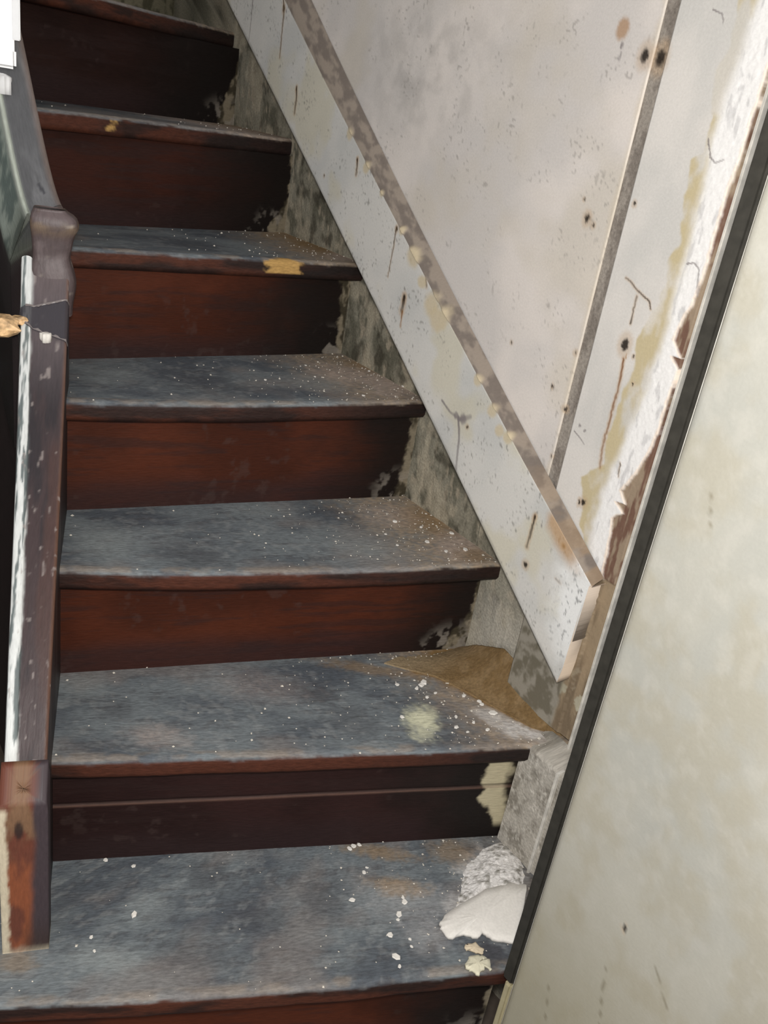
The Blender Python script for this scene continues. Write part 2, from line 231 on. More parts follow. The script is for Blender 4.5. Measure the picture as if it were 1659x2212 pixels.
# wall frame
WC = np.array([-0.00478, 1.37764]); WD = np.array([0.62524, -0.78043]); WN = np.array([0.78043, 0.62524])
def wpt(u, z, off):
    u, z, off = np.broadcast_arrays(u, z, off)
    return np.stack([WC[0] + WD[0] * u + WN[0] * off, WC[1] + WD[1] * u + WN[1] * off, z], -1)
poly = np.polyval
Z = G['Z']
DARK = lin(26, 22, 20)
SPOTC = [lin(34, 28, 24), lin(170, 130, 90), lin(190, 170, 130), lin(130, 122, 122)]

# ------------------------------------------------------------------ floor and outer walls
def box_obj(name, corners_lo, corners_hi, mat, parent=None, bevel=0.0):
    bm = bmesh.new()
    bmesh.ops.create_cube(bm, size=1.0)
    lo = Vector(corners_lo); hi = Vector(corners_hi)
    for v in bm.verts:
        v.co = Vector([lo[i] + (v.co[i] + 0.5) * (hi[i] - lo[i]) for i in range(3)])
    if bevel: bmesh.ops.bevel(bm, geom=bm.edges[:], offset=bevel, segments=2, affect='EDGES')
    me = bpy.data.meshes.new(name); bm.to_mesh(me); bm.free(); me.materials.append(mat)
    return new_obj(name, me, parent)

def prism(name, plan, z0, z1, mat, parent=None, bevel=0.0):
    bm = bmesh.new()
    b = [bm.verts.new((x, y, z0)) for x, y in plan]; t = [bm.verts.new((x, y, z1)) for x, y in plan]
    bm.faces.new(b[::-1]); bm.faces.new(t); n = len(plan)
    for i in range(n): bm.faces.new((b[i], b[(i + 1) % n], t[(i + 1) % n], t[i]))
    bmesh.ops.recalc_face_normals(bm, faces=bm.faces[:])
    if bevel: bmesh.ops.bevel(bm, geom=bm.edges[:], offset=bevel, segments=2, affect='EDGES')
    me = bpy.data.meshes.new(name); bm.to_mesh(me); bm.free(); me.materials.append(mat)
    return new_obj(name, me, parent)

def wprism(name, u0, u1, o0, o1, z0, z1, mat, parent=None, bevel=0.0):
    pl = [tuple(WC + WD * u + WN * o) for u, o in ((u0, o0), (u1, o0), (u1, o1), (u0, o1))]
    return prism(name, pl, z0, z1, mat, parent, bevel)

FZ = -0.36
o = box_obj('floor', (-2.2, -1.2, FZ - 0.05), (1.7, 3.6, FZ), M_FLOOR)
tag(o, 'dark worn floor at the foot of the stairs', 'floor', kind='structure')

M_OLDWALL = plain_mat('dull_old_wall', lin(120, 114, 104), 0.8, 0.12, 8)
o = box_obj('wall_back', (-2.2, 3.5, FZ), (-0.9, 3.6, 2.5), M_OLDWALL); tag(o, 'dull old wall beyond the head of the stairs', 'wall', kind='structure')
o = box_obj('wall_left', (-2.3, -1.2, FZ), (-2.2, 3.6, 2.5), M_OLDWALL); tag(o, 'dull old wall across the stairwell on the left', 'wall', kind='structure')
o = box_obj('ceiling', (-2.3, 0.9, 2.42), (1.2, 3.6, 2.5), M_OLDWALL); tag(o, 'dull unseen ceiling added above the upper steps', 'ceiling', kind='structure')  # unseen, added partly to cut ambient light on the upper steps

# ------------------------------------------------------------------ right stair wall
U = np.concatenate([np.linspace(-2.4, -0.8, 24)[:-1], np.arange(-0.8, 0.5, 0.003), [0.5, 0.52, 0.58]])
Wv = np.linspace(0, 1, 190)
zl = np.where(U > 0.2, -0.38, np.minimum(poly(G['SLOW'], U) - 0.36, 0.3 - 0.2 * U))
zh = poly(G['SLOW'], np.clip(U, -2.4, 0.47)) + 0.05
zz = zl[:, None] + (zh - zl)[:, None] * Wv[None]
uu = np.broadcast_to(U[:, None], zz.shape)
n1 = fbm(uu * 30, zz * 22, 3); n2 = fbm(uu * 110, zz * 40, 9); n3 = fbm(uu * 14, zz * 9, 21)
col = mix(np.ones(zz.shape + (3,)) * lin(138, 133, 118), lin(102, 99, 86), ss(0.42, 0.62, n1))
col = mix(col, lin(156, 146, 128), ss(0.56, 0.7, n2) * ss(0.35, 0.6, n3))
col = mix(col, lin(58, 54, 44), ss(0.60, 0.74, fbm(uu * 45, zz * 30, 33)) * 0.7)
col = mix(col, lin(176, 166, 146), ss(0.55, 0.66, fbm(uu * 24 + 5, zz * 18, 37)) * 0.6)
col = mix(col, lin(178, 172, 160), ss(0.16, 0.30, uu) * ss(0.45, 0.2, zz) * (0.55 + 0.45 * ss(0.4, 0.6, n1)))
off = 0.04 + 0.0025 * (n1 - 0.5) + 0.002 * (n2 - 0.5)
P = wpt(uu, zz, off)
wall = grid_mesh('wall_right', P[:, ::-1], col[:, ::-1], 0.85, np.stack([uu, zz], -1)[:, ::-1], M_PLASTER)
tag(wall, 'white boarded stair wall with peeling paint along the right of the steps', 'wall', kind='structure')
wprism('wall_core', -2.4, 0.58, 0.046, 0.12, FZ, 2.4, M_DARKWOOD, wall)

def board(name, u0, u1, bottom, z1, cfun, step, ofun=None, po=0.010, dense_top=1.17):
    """a painted wall board: front sheet with returned edges"""
    Uc = np.arange(u0, u1 + 1e-6, step)
    zb = bottom(Uc)
    nz = int((dense_top - zb.min()) / step) + 2
    w = np.linspace(0, 1, nz)
    zz = zb[:, None] + (dense_top - zb)[:, None] * w[None]
    zz = np.concatenate([zz, np.broadcast_to(np.linspace(dense_top, z1, 9)[1:], (len(Uc), 8))], 1)
    uu = np.broadcast_to(Uc[:, None], zz.shape).copy()
    col, rgh, dof = cfun(uu, zz)
    of = po + dof
    # returned vertical edges
    uu = np.concatenate([uu[:1], uu, uu[-1:]], 0); zz = np.concatenate([zz[:1], zz, zz[-1:]], 0)
    of = np.concatenate([np.full_like(of[:1], 0.044), of, np.full_like(of[:1], 0.044)], 0)
    col = np.concatenate([col[:1] * 0.8, col, col[-1:]], 0); rgh = np.concatenate([rgh[:1], rgh, rgh[-1:]], 0)
    P = wpt(uu, zz, of)
    return grid_mesh(name, P[:, ::-1], col[:, ::-1], rgh[:, ::-1], np.stack([uu, zz], -1)[:, ::-1], M_WALL, parent=wall)

def spots(col, uu, zz, lst, jit=0.0012):
    ju = uu + jit * (vnoise(uu * 500, zz * 500, 5) - 0.5) * 2; jz = zz + jit * (vnoise(uu * 500, zz * 500, 8) - 0.5) * 2
    for u, z, ru, rz, ci in lst:
        d = np.hypot((ju - u) / max(ru, 0.0012), (jz - z) / max(rz, 0.0012))
        if ci == 0: col = mix(col, lin(188, 160, 128), ss(1.9, 0.9, d) * 0.45)
        col = mix(col, SPOTC[ci], ss(0.85, 0.45, d) * (0.95 if ci == 0 else 0.75))
    return col

def cracks(col, uu, zz, lst):
    ju = uu + 0.0008 * (vnoise(uu * 260, zz * 260, 15) - 0.5) * 2
    for pts, w, ci in lst:
        d, t = seg_dist(ju, zz, pts)
        if ci in (0, 1): col = mix(col, lin(192, 158, 118), ss(w * 2.8, w, d) * 0.4)
        col = mix(col, SPOTC[ci] if ci != 1 else lin(128, 86, 50), ss(w * 1.15, w * 0.5, d) * 0.9 * (1 - 0.4 * t))
    return col

def paint_main(uu, zz):
    a = fbm(uu * 9, zz * 9, 41); b = fbm(uu * 40, zz * 40, 43)
    col = mix(np.ones(uu.shape + (3,)) * lin(222, 214, 207), lin(208, 202, 197), ss(0.3, 0.7, a))
    col = mix(col, lin(205, 196, 182), ss(0.5, 0.7, fbm(uu * 6 + 4, zz * 6, 47)) * 0.6)
    g = np.exp(-(((uu + 0.08) / 0.16) ** 2 + ((zz - 1.02) / 0.09) ** 2))
    col = mix(col, lin(160, 155, 150), g * ss(0.3, 0.8, b) * 0.5)
    sp = ss(0.8, 0.86, vnoise(uu * 260, zz * 260, 55)) * ss(0.45, 0.7, fbm(uu * 25, zz * 25, 58))
    col = mix(col, lin(140, 134, 128), sp * 0.5)
    col = mix(col, lin(206, 186, 150), ss(0.326, 0.337, uu + 0.012 * (b - 0.5)) * 0.3)
    col = spots(col, uu, zz, G['WSPOT']); col = cracks(col, uu, zz, G['WCRACK'])
    return col, 0.5 + 0.1 * (b - 0.5), 0.0012 * (a - 0.5)

def paint_edge(uu, zz):
    a = fbm(uu * 14, zz * 9, 61); b = fbm(uu * 60, zz * 45, 63); f = fbm(uu * 220, zz * 160, 66)
    col = mix(np.ones(uu.shape + (3,)) * lin(218, 213, 207), lin(204, 201, 196), ss(0.3, 0.7, a))
    sp = ss(0.8, 0.87, vnoise(uu * 300, zz * 300, 75)) * ss(0.5, 0.3, zz)
    col = mix(col, lin(90, 86, 82), sp * 0.7)
    wz = np.array(G['WORN'])[::-1]; tz = np.array(G['TAN'])[::-1]; bz = np.array(G['BRN'])[::-1]
    uw = np.interp(zz, wz[:, 1], wz[:, 0]) + 0.008 * (b - 0.5)
    ut = np.interp(zz, tz[:, 1], tz[:, 0]) + 0.012 * (b - 0.5)
    ub = np.interp(zz, np.sort(bz[:, 1]), bz[np.argsort(bz[:, 1]), 0]) + 0.006 * (b - 0.5) + 0.003 * (f - 0.5)
    tan = ss(-0.002, 0.002, uu - ut) * ss(0.010, -0.004, uu - uw)
    col = mix(col, lin(196, 182, 148), tan * (0.2 + 0.8 * ss(0.38, 0.58, fbm(uu * 28, zz * 16, 89))))
    worn = ss(-0.012, 0.006, uu - uw)
    col = mix(col, lin(240, 238, 236), worn)
    col = mix(col, lin(196, 194, 194), worn * ss(0.6, 0.7, fbm(uu * 160, zz * 45, 77)) * 0.6)
    br = ss(-0.0012, 0.0012, uu - ub)
    col = mix(col, lin(236, 216, 196), ss(-0.004, -0.001, uu - ub) * (1 - br) * 0.8)
    woodc = mix(np.ones(uu.shape + (3,)) * lin(150, 132, 112), lin(112, 84, 70), ss(0.45, 0.6, fbm(uu * 150, zz * 22, 81)))
    col = col * (1 - br[..., None]) + woodc * br[..., None]
    # bare brown wood below and beyond the string end
    se = np.array(G['SEND'])
    low = ss(0.002, -0.002, zz - 0.452) * ss(0.30, 0.31, uu)
    left = ss(0.456, 0.448, uu + 0.006 * (b - 0.5))[..., None]
    wood2 = mix(np.ones(uu.shape + (3,)) * lin(148, 130, 106), lin(120, 104, 84), ss(0.4, 0.65, fbm(uu * 90, zz * 14, 85)))
    wood2 = mix(wood2, lin(176, 170, 150), ss(0.58, 0.66, b) * ss(0.33, 0.25, zz))
    plas = mix(np.ones(uu.shape + (3,)) * lin(150, 144, 132), lin(112, 106, 92), ss(0.4, 0.62, b))
    wood2 = wood2 * (1 - left) + plas * left
    col = col * (1 - low[..., None]) + wood2 * low[..., None]
    col = spots(col, uu, zz, G['WSPOT']); col = cracks(col, uu, zz, G['WCRACK'])
    return col, 0.45 + 0.35 * br, 0.0030 * br + 0.002 * low - 0.001 * worn * (f - 0.2)

gv = G['GROOVE']
board('wall_panel', -1.7, 0.3365, lambda u: poly(G['SLOW'], u) + 0.03, 2.3, paint_main, 0.0024)
board('wall_panel', 0.3545, 0.485, lambda u: np.full_like(u, 0.20), 2.3, paint_edge, 0.0014)
# grey filler in the joint between the boards
zs = np.concatenate([np.arange(0.44, 1.17, 0.003), np.linspace(1.17, 2.3, 6)[1:]])
us = np.linspace(0.332, 0.359, 12)
uu, zz = np.meshgrid(us, zs, indexing='ij')
b = fbm(uu * 120, zz * 40, 91)
col = mix(np.ones(uu.shape + (3,)) * lin(150, 142, 133), lin(126, 118, 110), ss(0.4, 0.65, b))
col = spots(col, uu, zz, G['WSPOT'])
P = wpt(uu, zz, 0.0118 + 0.0010 * (b - 0.5))
grid_mesh('joint_filler', P[:, ::-1], col[:, ::-1], 0.7, np.stack([uu, zz], -1)[:, ::-1], M_PLASTER, parent=wall)
# rough plaster pier below the end of the string
us = np.concatenate([[0.445, 0.445], np.linspace(0.4455, 0.60, 70), [0.6001]]); zs = np.linspace(-0.20, 0.1885, 150)
uu, zz = np.meshgrid(us, zs, indexing='ij')
a = fbm(uu * 60, zz * 40, 95); b = fbm(uu * 220, zz * 180, 97)
col = mix(np.ones(uu.shape + (3,)) * lin(176, 170, 160), lin(140, 134, 124), ss(0.42, 0.62, a)); col = mix(col, lin(206, 200, 190), ss(0.6, 0.72, b) * 0.7)
of = -0.030 + 0.003 * (a - 0.5) + 0.0006 * (b - 0.5) + 0.05 * ss(0.182, 0.1885, zz); of[0] = 0.042; of[-1] = 0.042
P = wpt(uu, zz, of)
grid_mesh('plaster_pier', P[:, ::-1], col[:, ::-1], 0.85, np.stack([uu, zz], -1)[:, ::-1], M_PLASTER, parent=wall)
# old white corner bead beside the black strip
wprism('bead_foot', 0.5150, 0.5188, -0.036, -0.02, -0.20, 0.185, M_BEAD, wall, 0.0012)
o = wprism('trim_1', 0.4868, 0.4905, 0.0125, 0.044, -0.20, 2.3, M_BEAD, None, 0.0015)
tag(o, 'thin white vertical bead between the boarded wall and the black strip', 'trim', kind='structure')

# ------------------------------------------------------------------ beige wall close by on the right
SU = 0.6455; SO = -0.19      # where the beige wall begins and how far it stands in front of the boards
Ue = SU + np.array([0.0001, 0.0003, 0.0012, 0.003, 0.006, 0.010])
Uc = np.concatenate([Ue, np.arange(SU + 0.014, 1.15, 0.004), np.linspace(1.15, 2.3, 12)[1:]])
zs = np.concatenate([[FZ], np.arange(-0.32, 1.2, 0.004), np.linspace(1.2, 2.3, 6)[1:]])
uu, zz = np.meshgrid(Uc, zs, indexing='ij')
a = fbm(uu * 7, zz * 5, 101); b = fbm(uu * 26, zz * 22, 103); f = fbm(uu * 90, zz * 70, 105)
col = mix(np.ones(uu.shape + (3,)) * lin(176, 173, 162), lin(166, 165, 157), ss(0.3, 0.7, a))
col = mix(col, lin(164, 157, 138), ss(0.4, 0.7, b) * 0.5)
col = mix(col, lin(184, 181, 172), ss(0.45, 0.75, f) * 0.35)
col = mix(col, lin(156, 147, 118), ss(0.30, 0.0, zz) * 0.55)
for pts, w in (([(0.752, 0.165), (0.757, 0.13), (0.768, 0.09)], 0.0011), ([(0.695, 0.07), (0.705, 0.02)], 0.0009), ([(0.80, 0.22), (0.825, 0.19)], 0.0009), ([(0.69, 0.70), (0.70, 0.67)], 0.001)):
    d, t = seg_dist(uu + 0.002 * (f - 0.5), zz, pts); col = mix(col, lin(120, 112, 92), ss(w * 1.4, w * 0.4, d) * 0.6)
col = spots(col, uu, zz, [[0.755, 0.230, 0.0020, 0.0048, 0]])
edge = np.interp(uu[:, 0], Ue, np.array([0.04, 0.010, 0.0055, 0.0025, 0.0005, 0.0]) + SO)[:, None]
P = wpt(uu, zz, edge + 0.0015 * (a - 0.5))
nw = grid_mesh('wall_near', P[:, ::-1], col[:, ::-1], 0.42 + 0.2 * b, np.stack([uu, zz], -1)[:, ::-1], M_BEIGE)
tag(nw, 'smooth mottled beige wall standing close on the right of the stairs', 'wall', kind='structure')
wprism('edge_strip', 0.6275, SU - 0.0004, SO + 0.0035, SO + 0.045, 0.006, 2.3, M_BLACK, nw, 0.003)['label'] = 'black vertical edge strip'
wprism('edge_foot', 0.6345, SU, SO + 0.0025, SO + 0.045, FZ, 0.006, plain_mat('beige_edge', lin(176, 166, 134), 0.6, 0.1, 60), nw, 0.003)
wprism('wall_core', SU + 0.0008, 2.3, SO + 0.005, SO + 0.05, FZ, 2.3, M_BEAD, nw)

# ------------------------------------------------------------------ staircase
stairs = empty('staircase', (0, 0, FZ))
tag(stairs, 'steep old winding staircase with dark brown risers and dusty grey treads', 'staircase')
def part(o):
    if o.parent is stairs: o.matrix_parent_inverse = Matrix.Translation((0, 0, -FZ))
    return o

F = [np.array(a) for a in G['F']]; B = [np.array(a) for a in G['B']]
# steps out of the picture: two below, two above
def shift(L, dist):
    d = L[-1] - L[0]; d = d / np.hypot(*d); nrm = np.array([-d[1], d[0]])
    return L + nrm * dist
below1_B = shift(F[0], 0.026)
below1_F = shift(F[0], -0.19)
def clip_wall(L, off):
    L = np.array(L); d = L[-1] - L[0]; tt = ((WC + WN * off - L[0]) @ WN) / (d @ WN)
    return L[0] + d * np.linspace(0, min(1, tt), len(L))[:, None]
below1_B = clip_wall(below1_B, -0.15); below1_F = clip_wall(below1_F, -0.188)
pv = np.array([-0.80, 1.56])
def radial(a, m=13):
    dv = np.array([math.cos(a), math.sin(a)]); t = ((WC + WN * 0.04 - pv) @ WN) / (dv @ WN)
    return pv + dv * np.linspace(0.02, t, m)[:, None]
B.append(radial(math.radians(80))); F.append(radial(math.radians(78)) - np.array([0.02, 0]))
F[7] = B[6] + np.array([0.024, -0.006]); B.append(radial(math.radians(96)))

def lerp_line(L, s):
    q = np.linspace(0, 1, len(L)); return np.stack([np.interp(s, q, L[:, 0]), np.interp(s, q, L[:, 1])], -1)
TC = [lin(68, 68, 72), lin(206, 202, 198), lin(142, 115, 80), lin(184, 166, 154), lin(202, 200, 172), lin(140, 145, 144)]

def make_tread(kk, fr, bk, z, step):
    wid = np.hypot(*(fr[-1] - fr[0]))
    s = np.linspace(0, 1, max(12, int(wid / step)))
    f = lerp_line(fr, s); b = lerp_line(bk, s)
    d = f - b; dep = np.hypot(d[:, 0], d[:, 1]); d = d / dep[:, None]
    b = b - d * 0.016
    nt = max(8, int(dep.mean() / step)); r = 0.010; th = 0.030
    prof = []   # (along from back 0..1 of top, extra forward, dz)
    for t in np.linspace(0, 1, nt): prof.append((t, -r, 0.0))
    for a in np.linspace(0, math.pi / 2, 6)[1:]: prof.append((1, -r + r * math.sin(a), -r + r * math.cos(a)))
    for q in np.linspace(-r, -th + 0.006, 6)[1:]: prof.append((1, 0, q))
    prof.append((1, -0.004, -th)); prof.append((1, -0.05, -th)); prof.append((0, 0.0, -th))
    T = np.array([q[0] for q in prof]); X = np.array([q[1] for q in prof]); D = np.array([q[2] for q in prof])
    f2 = f[:, None] * T[None, :, None] + b[:, None] * (1 - T)[None, :, None] + d[:, None] * X[None, :, None]
    P = np.concatenate([f2, np.broadcast_to(z + D, (len(s), len(T)))[..., None]], -1)
    x, y = P[..., 0].copy(), P[..., 1].copy()
    sx = np.broadcast_to((s * wid)[:, None], x.shape); ty = np.broadcast_to((T * dep.mean() + X - D)[None], x.shape)
    sd = kk * 13 + 200
    a = fbm(sx * 9, ty * 16, sd); g = fbm(sx * 14, ty * 130, sd + 1); sp = fbm(sx * 70, ty * 80, sd + 2); fine = fbm(sx * 190, ty * 240, sd + 4)
    wob = 0.0016 * (fbm(sx * 8, sx * 0 + 2.2, sd + 5) - 0.5) * ss(0.6, 1, T)[None]
    P[..., 2] += 0.0012 * (a - 0.5) * (D > -0.001) + wob
    dj = d[:, None] * (0.004 * (fbm(sx * 16, sx * 0 + 7.7, sd + 6) - 0.5) * (T >= 1)[None] * (X > -0.03)[None])[..., None]
    P[..., :2] += dj
    col = mix(np.ones(x.shape + (3,)) * lin(110, 116, 119), lin(82, 87, 93), ss(0.34, 0.68, a))
    col = mix(col, lin(70, 70, 74), ss(0.48, 0.70, g) * 0.6 * ss(0.36, 0.6, sp))
    col = mix(col, lin(142, 144, 143), ss(0.52, 0.76, sp) * 0.32)
    col = mix(col, lin(128, 118, 112), ss(0.5, 0.7, fbm(sx * 6 + 9, ty * 8, sd + 7)) * 0.45)
    rgh = np.full(x.shape, 0.62) + 0.25 * (a - 0.5)
    # dust and dirt gathered against the wall side
    wd = 0.897 - (x * WN[0] + y * WN[1])
    mk = ss(0.20, 0.03, wd + 0.10 * (sp - 0.5)) * (0.2 if kk == 0 else 0.85)
    col = mix(col, lin(168, 148, 124), mk * (0.5 + 0.5 * ss(0.35, 0.6, fine)))
    for cx, cy, rx, ry, ci, am in G['TB'].get(str(kk), []):
        dd = np.hypot((x - cx) / max(rx, 0.012), (y - cy) / max(ry, 0.012))
        mk = ss(1.25, 0.25, dd + 0.9 * (sp - 0.5) + 0.5 * (fine - 0.5)) * am
        if ci in (1, 3): mk = mk * (0.65 + 0.35 * ss(0.4, 0.55, fine))
        col = mix(col, TC[ci], mk); rgh = rgh + 0.3 * mk
    if kk == 1:
        sdp = poly_sd(x, y, G['POLY']['dirt1']) + 0.012 * (sp - 0.5) + 0.006 * (fine - 0.5)
        col = mix(col, lin(132, 104, 66), ss(0.008, -0.006, sdp))
    # pale scuffed edge then the brown painted nosing
    frontd = (1 - T)[None] * dep.mean() - (X + r)[None]
    tt = np.broadcast_to(T[None], x.shape)
    ed = ss(0.009, 0.0, np.abs((1 - tt) * dep.mean())) * (D > -0.004)
    col = mix(col, lin(136, 124, 112), ed * ss(0.35, 0.6, fbm(sx * 30, ty * 60, sd + 9)) * 0.55)
    nose = ss(-0.0035, -0.0065, np.broadcast_to(D[None], x.shape) + 0.006 * (fbm(sx * 45, sx * 0 + 1.3, sd + 11) - 0.5))
    bc = mix(np.ones(x.shape + (3,)) * lin(74, 40, 28), lin(42, 27, 23), ss(0.4, 0.65, fbm(sx * 10, ty * 60, sd + 12)))
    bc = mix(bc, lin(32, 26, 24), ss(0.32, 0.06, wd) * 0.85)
    col = col * (1 - nose[..., None]) + bc * nose[..., None]
    for cx, cy, w in G['BARE'].get(str(kk), []):
        dd = np.hypot(x - cx, y - cy) / w
        mk = ss(1.0, 0.75, dd + 0.9 * (fbm(sx * 60, ty * 90, sd + 14) - 0.5)) * (tt >= 0.97) * (D > -0.024)
        col = mix(col, lin(176, 140, 84), mk)
    return part(grid_mesh('tread', P, col, np.clip(rgh, 0.3, 1), np.stack([sx, ty], -1), M_TREAD, close_j=True, parent=stairs, caps=True))

def make_riser(kk, base, z0, z1, step):
    wid = np.hypot(*(base[-1] - base[0]))
    s = np.linspace(0, 1, max(12, int(wid / step)))
    b = lerp_line(base, s)
    d = np.gradient(b, axis=0); d /= np.hypot(d[:, 0], d[:, 1])[:, None]; nb = np.stack([-d[:, 1], d[:, 0]], -1)
    nz = max(10, int((z1 - z0) / step)); zz = np.linspace(z0 - 0.004, z1, nz)
    X = np.concatenate([[0.02], np.zeros(nz), [0.02]]); ZZ = np.concatenate([[z0 - 0.004], zz, [z1]])
    xy = b[:, None] + nb[:, None] * X[None, :, None]
    P = np.concatenate([xy, np.broadcast_to(ZZ, (len(s), len(ZZ)))[..., None]], -1)
    x, y = P[..., 0].copy(), P[..., 1].copy(); sx = np.broadcast_to((s * wid)[:, None], x.shape); h = np.broadcast_to(((ZZ - z0) / (z1 - z0))[None], x.shape)
    zr = np.broadcast_to(ZZ[None], x.shape)
    sd = 400 + kk * 19
    a = fbm(sx * 7, zr * 10, sd); g = fbm(sx * 10, zr * 110, sd + 1); sp = fbm(sx * 60, zr * 60, sd + 2); fine = fbm(sx * 180, zr * 150, sd + 3)
    base_c = {0: lin(47, 29, 27), 4: lin(56, 28, 20), 5: lin(40, 23, 19), 6: lin(36, 22, 20)}.get(kk, lin(78, 38, 23))  # upper risers' browns darkened to imitate the dimmer light higher up
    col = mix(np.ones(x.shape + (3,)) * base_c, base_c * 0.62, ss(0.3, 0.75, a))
    col = mix(col, lin(44, 30, 28), ss(0.5, 0.68, g) * 0.5)
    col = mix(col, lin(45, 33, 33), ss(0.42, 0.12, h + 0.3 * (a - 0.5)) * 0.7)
    col = mix(col, lin(72, 58, 54), ss(0.62, 0.76, sp) * ss(0.5, 0.65, a) * 0.3)
    rgh = 0.55 + 0.3 * (a - 0.5)
    # ragged, blackened end of the paint towards the wall, dirty plaster beyond
    if 0 <= kk <= 5:
        rp = np.array(G['RPAINT'][kk]); dv = (base[-1] - base[0]) / wid
        q = (rp - base[0]) @ dv
        q = q - max(0.0, q.mean() - (wid - 0.018))
        pe = np.interp(1 - h, [0.05, 0.5, 0.95], q)
    else: pe = np.full(x.shape, wid - (0.006 if kk < 0 else 0.05))
    e = sx - pe + 0.022 * (fbm(sx * 40, zr * 55, sd + 5) - 0.5) + 0.006 * (fine - 0.5)
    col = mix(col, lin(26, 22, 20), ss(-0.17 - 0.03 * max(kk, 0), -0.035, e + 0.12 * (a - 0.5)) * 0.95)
    if kk == 0:
        col = mix(col, lin(180, 170, 142), ss(-0.002, 0.006, e) * ss(0.06, 0.045, e) * ss(0.1, 0.2, h))
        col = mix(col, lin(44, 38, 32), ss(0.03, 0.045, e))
    else:
        plc = mix(np.ones(x.shape + (3,)) * lin(128, 118, 100), lin(64, 58, 46), ss(0.42, 0.6, fbm(sx * 70, zr * 40, sd + 7)))
        mk = ss(-0.002, 0.004, e); col = col * (1 - mk[..., None]) + plc * mk[..., None]
        mk = ss(-0.06, -0.01, e) * ss(0.45, 0.1, h) * ss(0.5, 0.62, sp); col = mix(col, lin(140, 132, 122), mk * 0.7)
    if kk == 6: col = mix(np.ones(x.shape + (3,)) * lin(134, 128, 108), lin(92, 88, 72), ss(0.42, 0.62, fbm(sx * 40, zr * 40, sd + 8)))
    dz = np.zeros_like(x)
    if kk == 0:   # joint between the two boards of this riser
        zl_ = 0.62 + 0.02 * s[:, None]
        gm = np.exp(-((h - zl_) / 0.012) ** 2); dz = 0.003 * gm
        col = mix(col, lin(34, 24, 22), gm * 0.7); col = mix(col, lin(118, 90, 78), np.exp(-((h - zl_ + 0.022) / 0.010) ** 2) * 0.5)
    dz = dz + 0.002 * (a - 0.5)
    P[..., 0] += nb[:, 0][:, None] * dz; P[..., 1] += nb[:, 1][:, None] * dz
    return part(grid_mesh('riser', P, col, np.clip(rgh, 0.25, 0.9), np.stack([sx, zr], -1), M_RISER, close_j=True, parent=stairs, caps=True))

zall = {-2: FZ, -1: -0.18}
for i in range(7): zall[i] = Z[i]
zall[7] = Z[6] + 0.176; zall[8] = zall[7] + 0.176
STEP = {0: 0.0014, 1: 0.0014, 2: 0.0016, 3: 0.0017, 4: 0.0018, 5: 0.002, 6: 0.0028, 7: 0.01, -1: 0.01}
make_tread(-1, below1_F, below1_B, zall[-1], 0.01)
make_riser(-2, shift(below1_F, 0.026), FZ, zall[-1] - 0.03, 0.01)
make_riser(-1, below1_B, zall[-1], zall[0] - 0.03, 0.0022)
for i in range(7):
    make_tread(i, F[i], B[i], zall[i], STEP[i])
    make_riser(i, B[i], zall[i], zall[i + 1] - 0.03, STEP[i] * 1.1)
make_tread(7, F[7], B[7], zall[7], 0.01)

# ------------------------------------------------------------------ wall string with its moulding
U = np.concatenate([np.linspace(-1.7, -0.8, 40)[:-1], np.arange(-0.8, 0.4715, 0.0015)])
se = np.array(G['SEND'])        # ragged lower end (along, up)
lo = poly(G['SLOW'], U); ml = poly(G['SML'], U); mh = poly(G['SMH'], U) + 0.002
# the end is cut: beyond the foot the lower edge climbs along the ragged cut
so = np.argsort(se[:, 0]); cut = np.interp(U, se[so, 0], se[so, 1]) + 0.006 * (vnoise(U * 260, U * 0, 3) - 0.5)
lo = np.where(U > se[:, 0].min(), np.maximum(lo, cut), lo)
lo = np.minimum(lo, ml - 0.0005)
w = np.linspace(0, 1, 92); wm = np.linspace(0, 1, 20)[1:]
zf = lo[:, None] + (ml - lo)[:, None] * w[None]
zm = ml[:, None] + np.maximum(mh - ml, 0.004)[:, None] * wm[None]
zz = np.concatenate([lo[:, None], zf, zm], 1)
offs = np.concatenate([np.full((len(U), 1), 0.044), np.full(zf.shape, -0.012), np.broadcast_to(-0.012 + 0.020 * wm ** 1.3, zm.shape)], 1)
uu = np.broadcast_to(U[:, None], zz.shape)
mould = np.concatenate([np.zeros(1 + len(w)), wm * 0 + 1])[None] * np.ones(zz.shape)
a = fbm(uu * 10, zz * 10, 121); b = fbm(uu * 45, zz * 45, 123); f = fbm(uu * 170, zz * 170, 125)
t_al = uu * 0.82 - zz * 0.57; t_ac = uu * 0.57 + zz * 0.82
col = mix(np.ones(zz.shape + (3,)) * lin(214, 211, 205), lin(200, 199, 195), ss(0.3, 0.7, a))
col = mix(col, lin(206, 198, 172), ss(0.55, 0.7, fbm(uu * 8 + 3, zz * 8, 127)) * 0.55)
sp = ss(0.78, 0.85, vnoise(uu * 330, zz * 330, 129)) * ss(0.45, 0.65, b)
col = mix(col, lin(110, 106, 100), sp * 0.6)
col = mix(col, lin(120, 116, 108), ss(0.05, 0.0, np.concatenate([w[:1], w, wm * 0 + 1])[None] + 0.05 * (b - 0.5)) * 0.5)
col = spots(col, uu, zz, G['SSPOT']); col = cracks(col, uu, zz, G['SCRACK'])
d, _ = seg_dist(uu, zz, G['SORANGE']); col = mix(col, lin(186, 146, 100), ss(0.024, 0.006, d + 0.012 * (b - 0.5)) * 0.75)
wr = ss(0.07, 0.03, np.hypot((uu - 0.465), (zz - 0.40) * 0.7) + 0.03 * (b - 0.5)); col = mix(col, lin(238, 238, 236), wr)
col = mix(col, lin(110, 110, 112), wr * ss(0.66, 0.72, f) * 0.7)
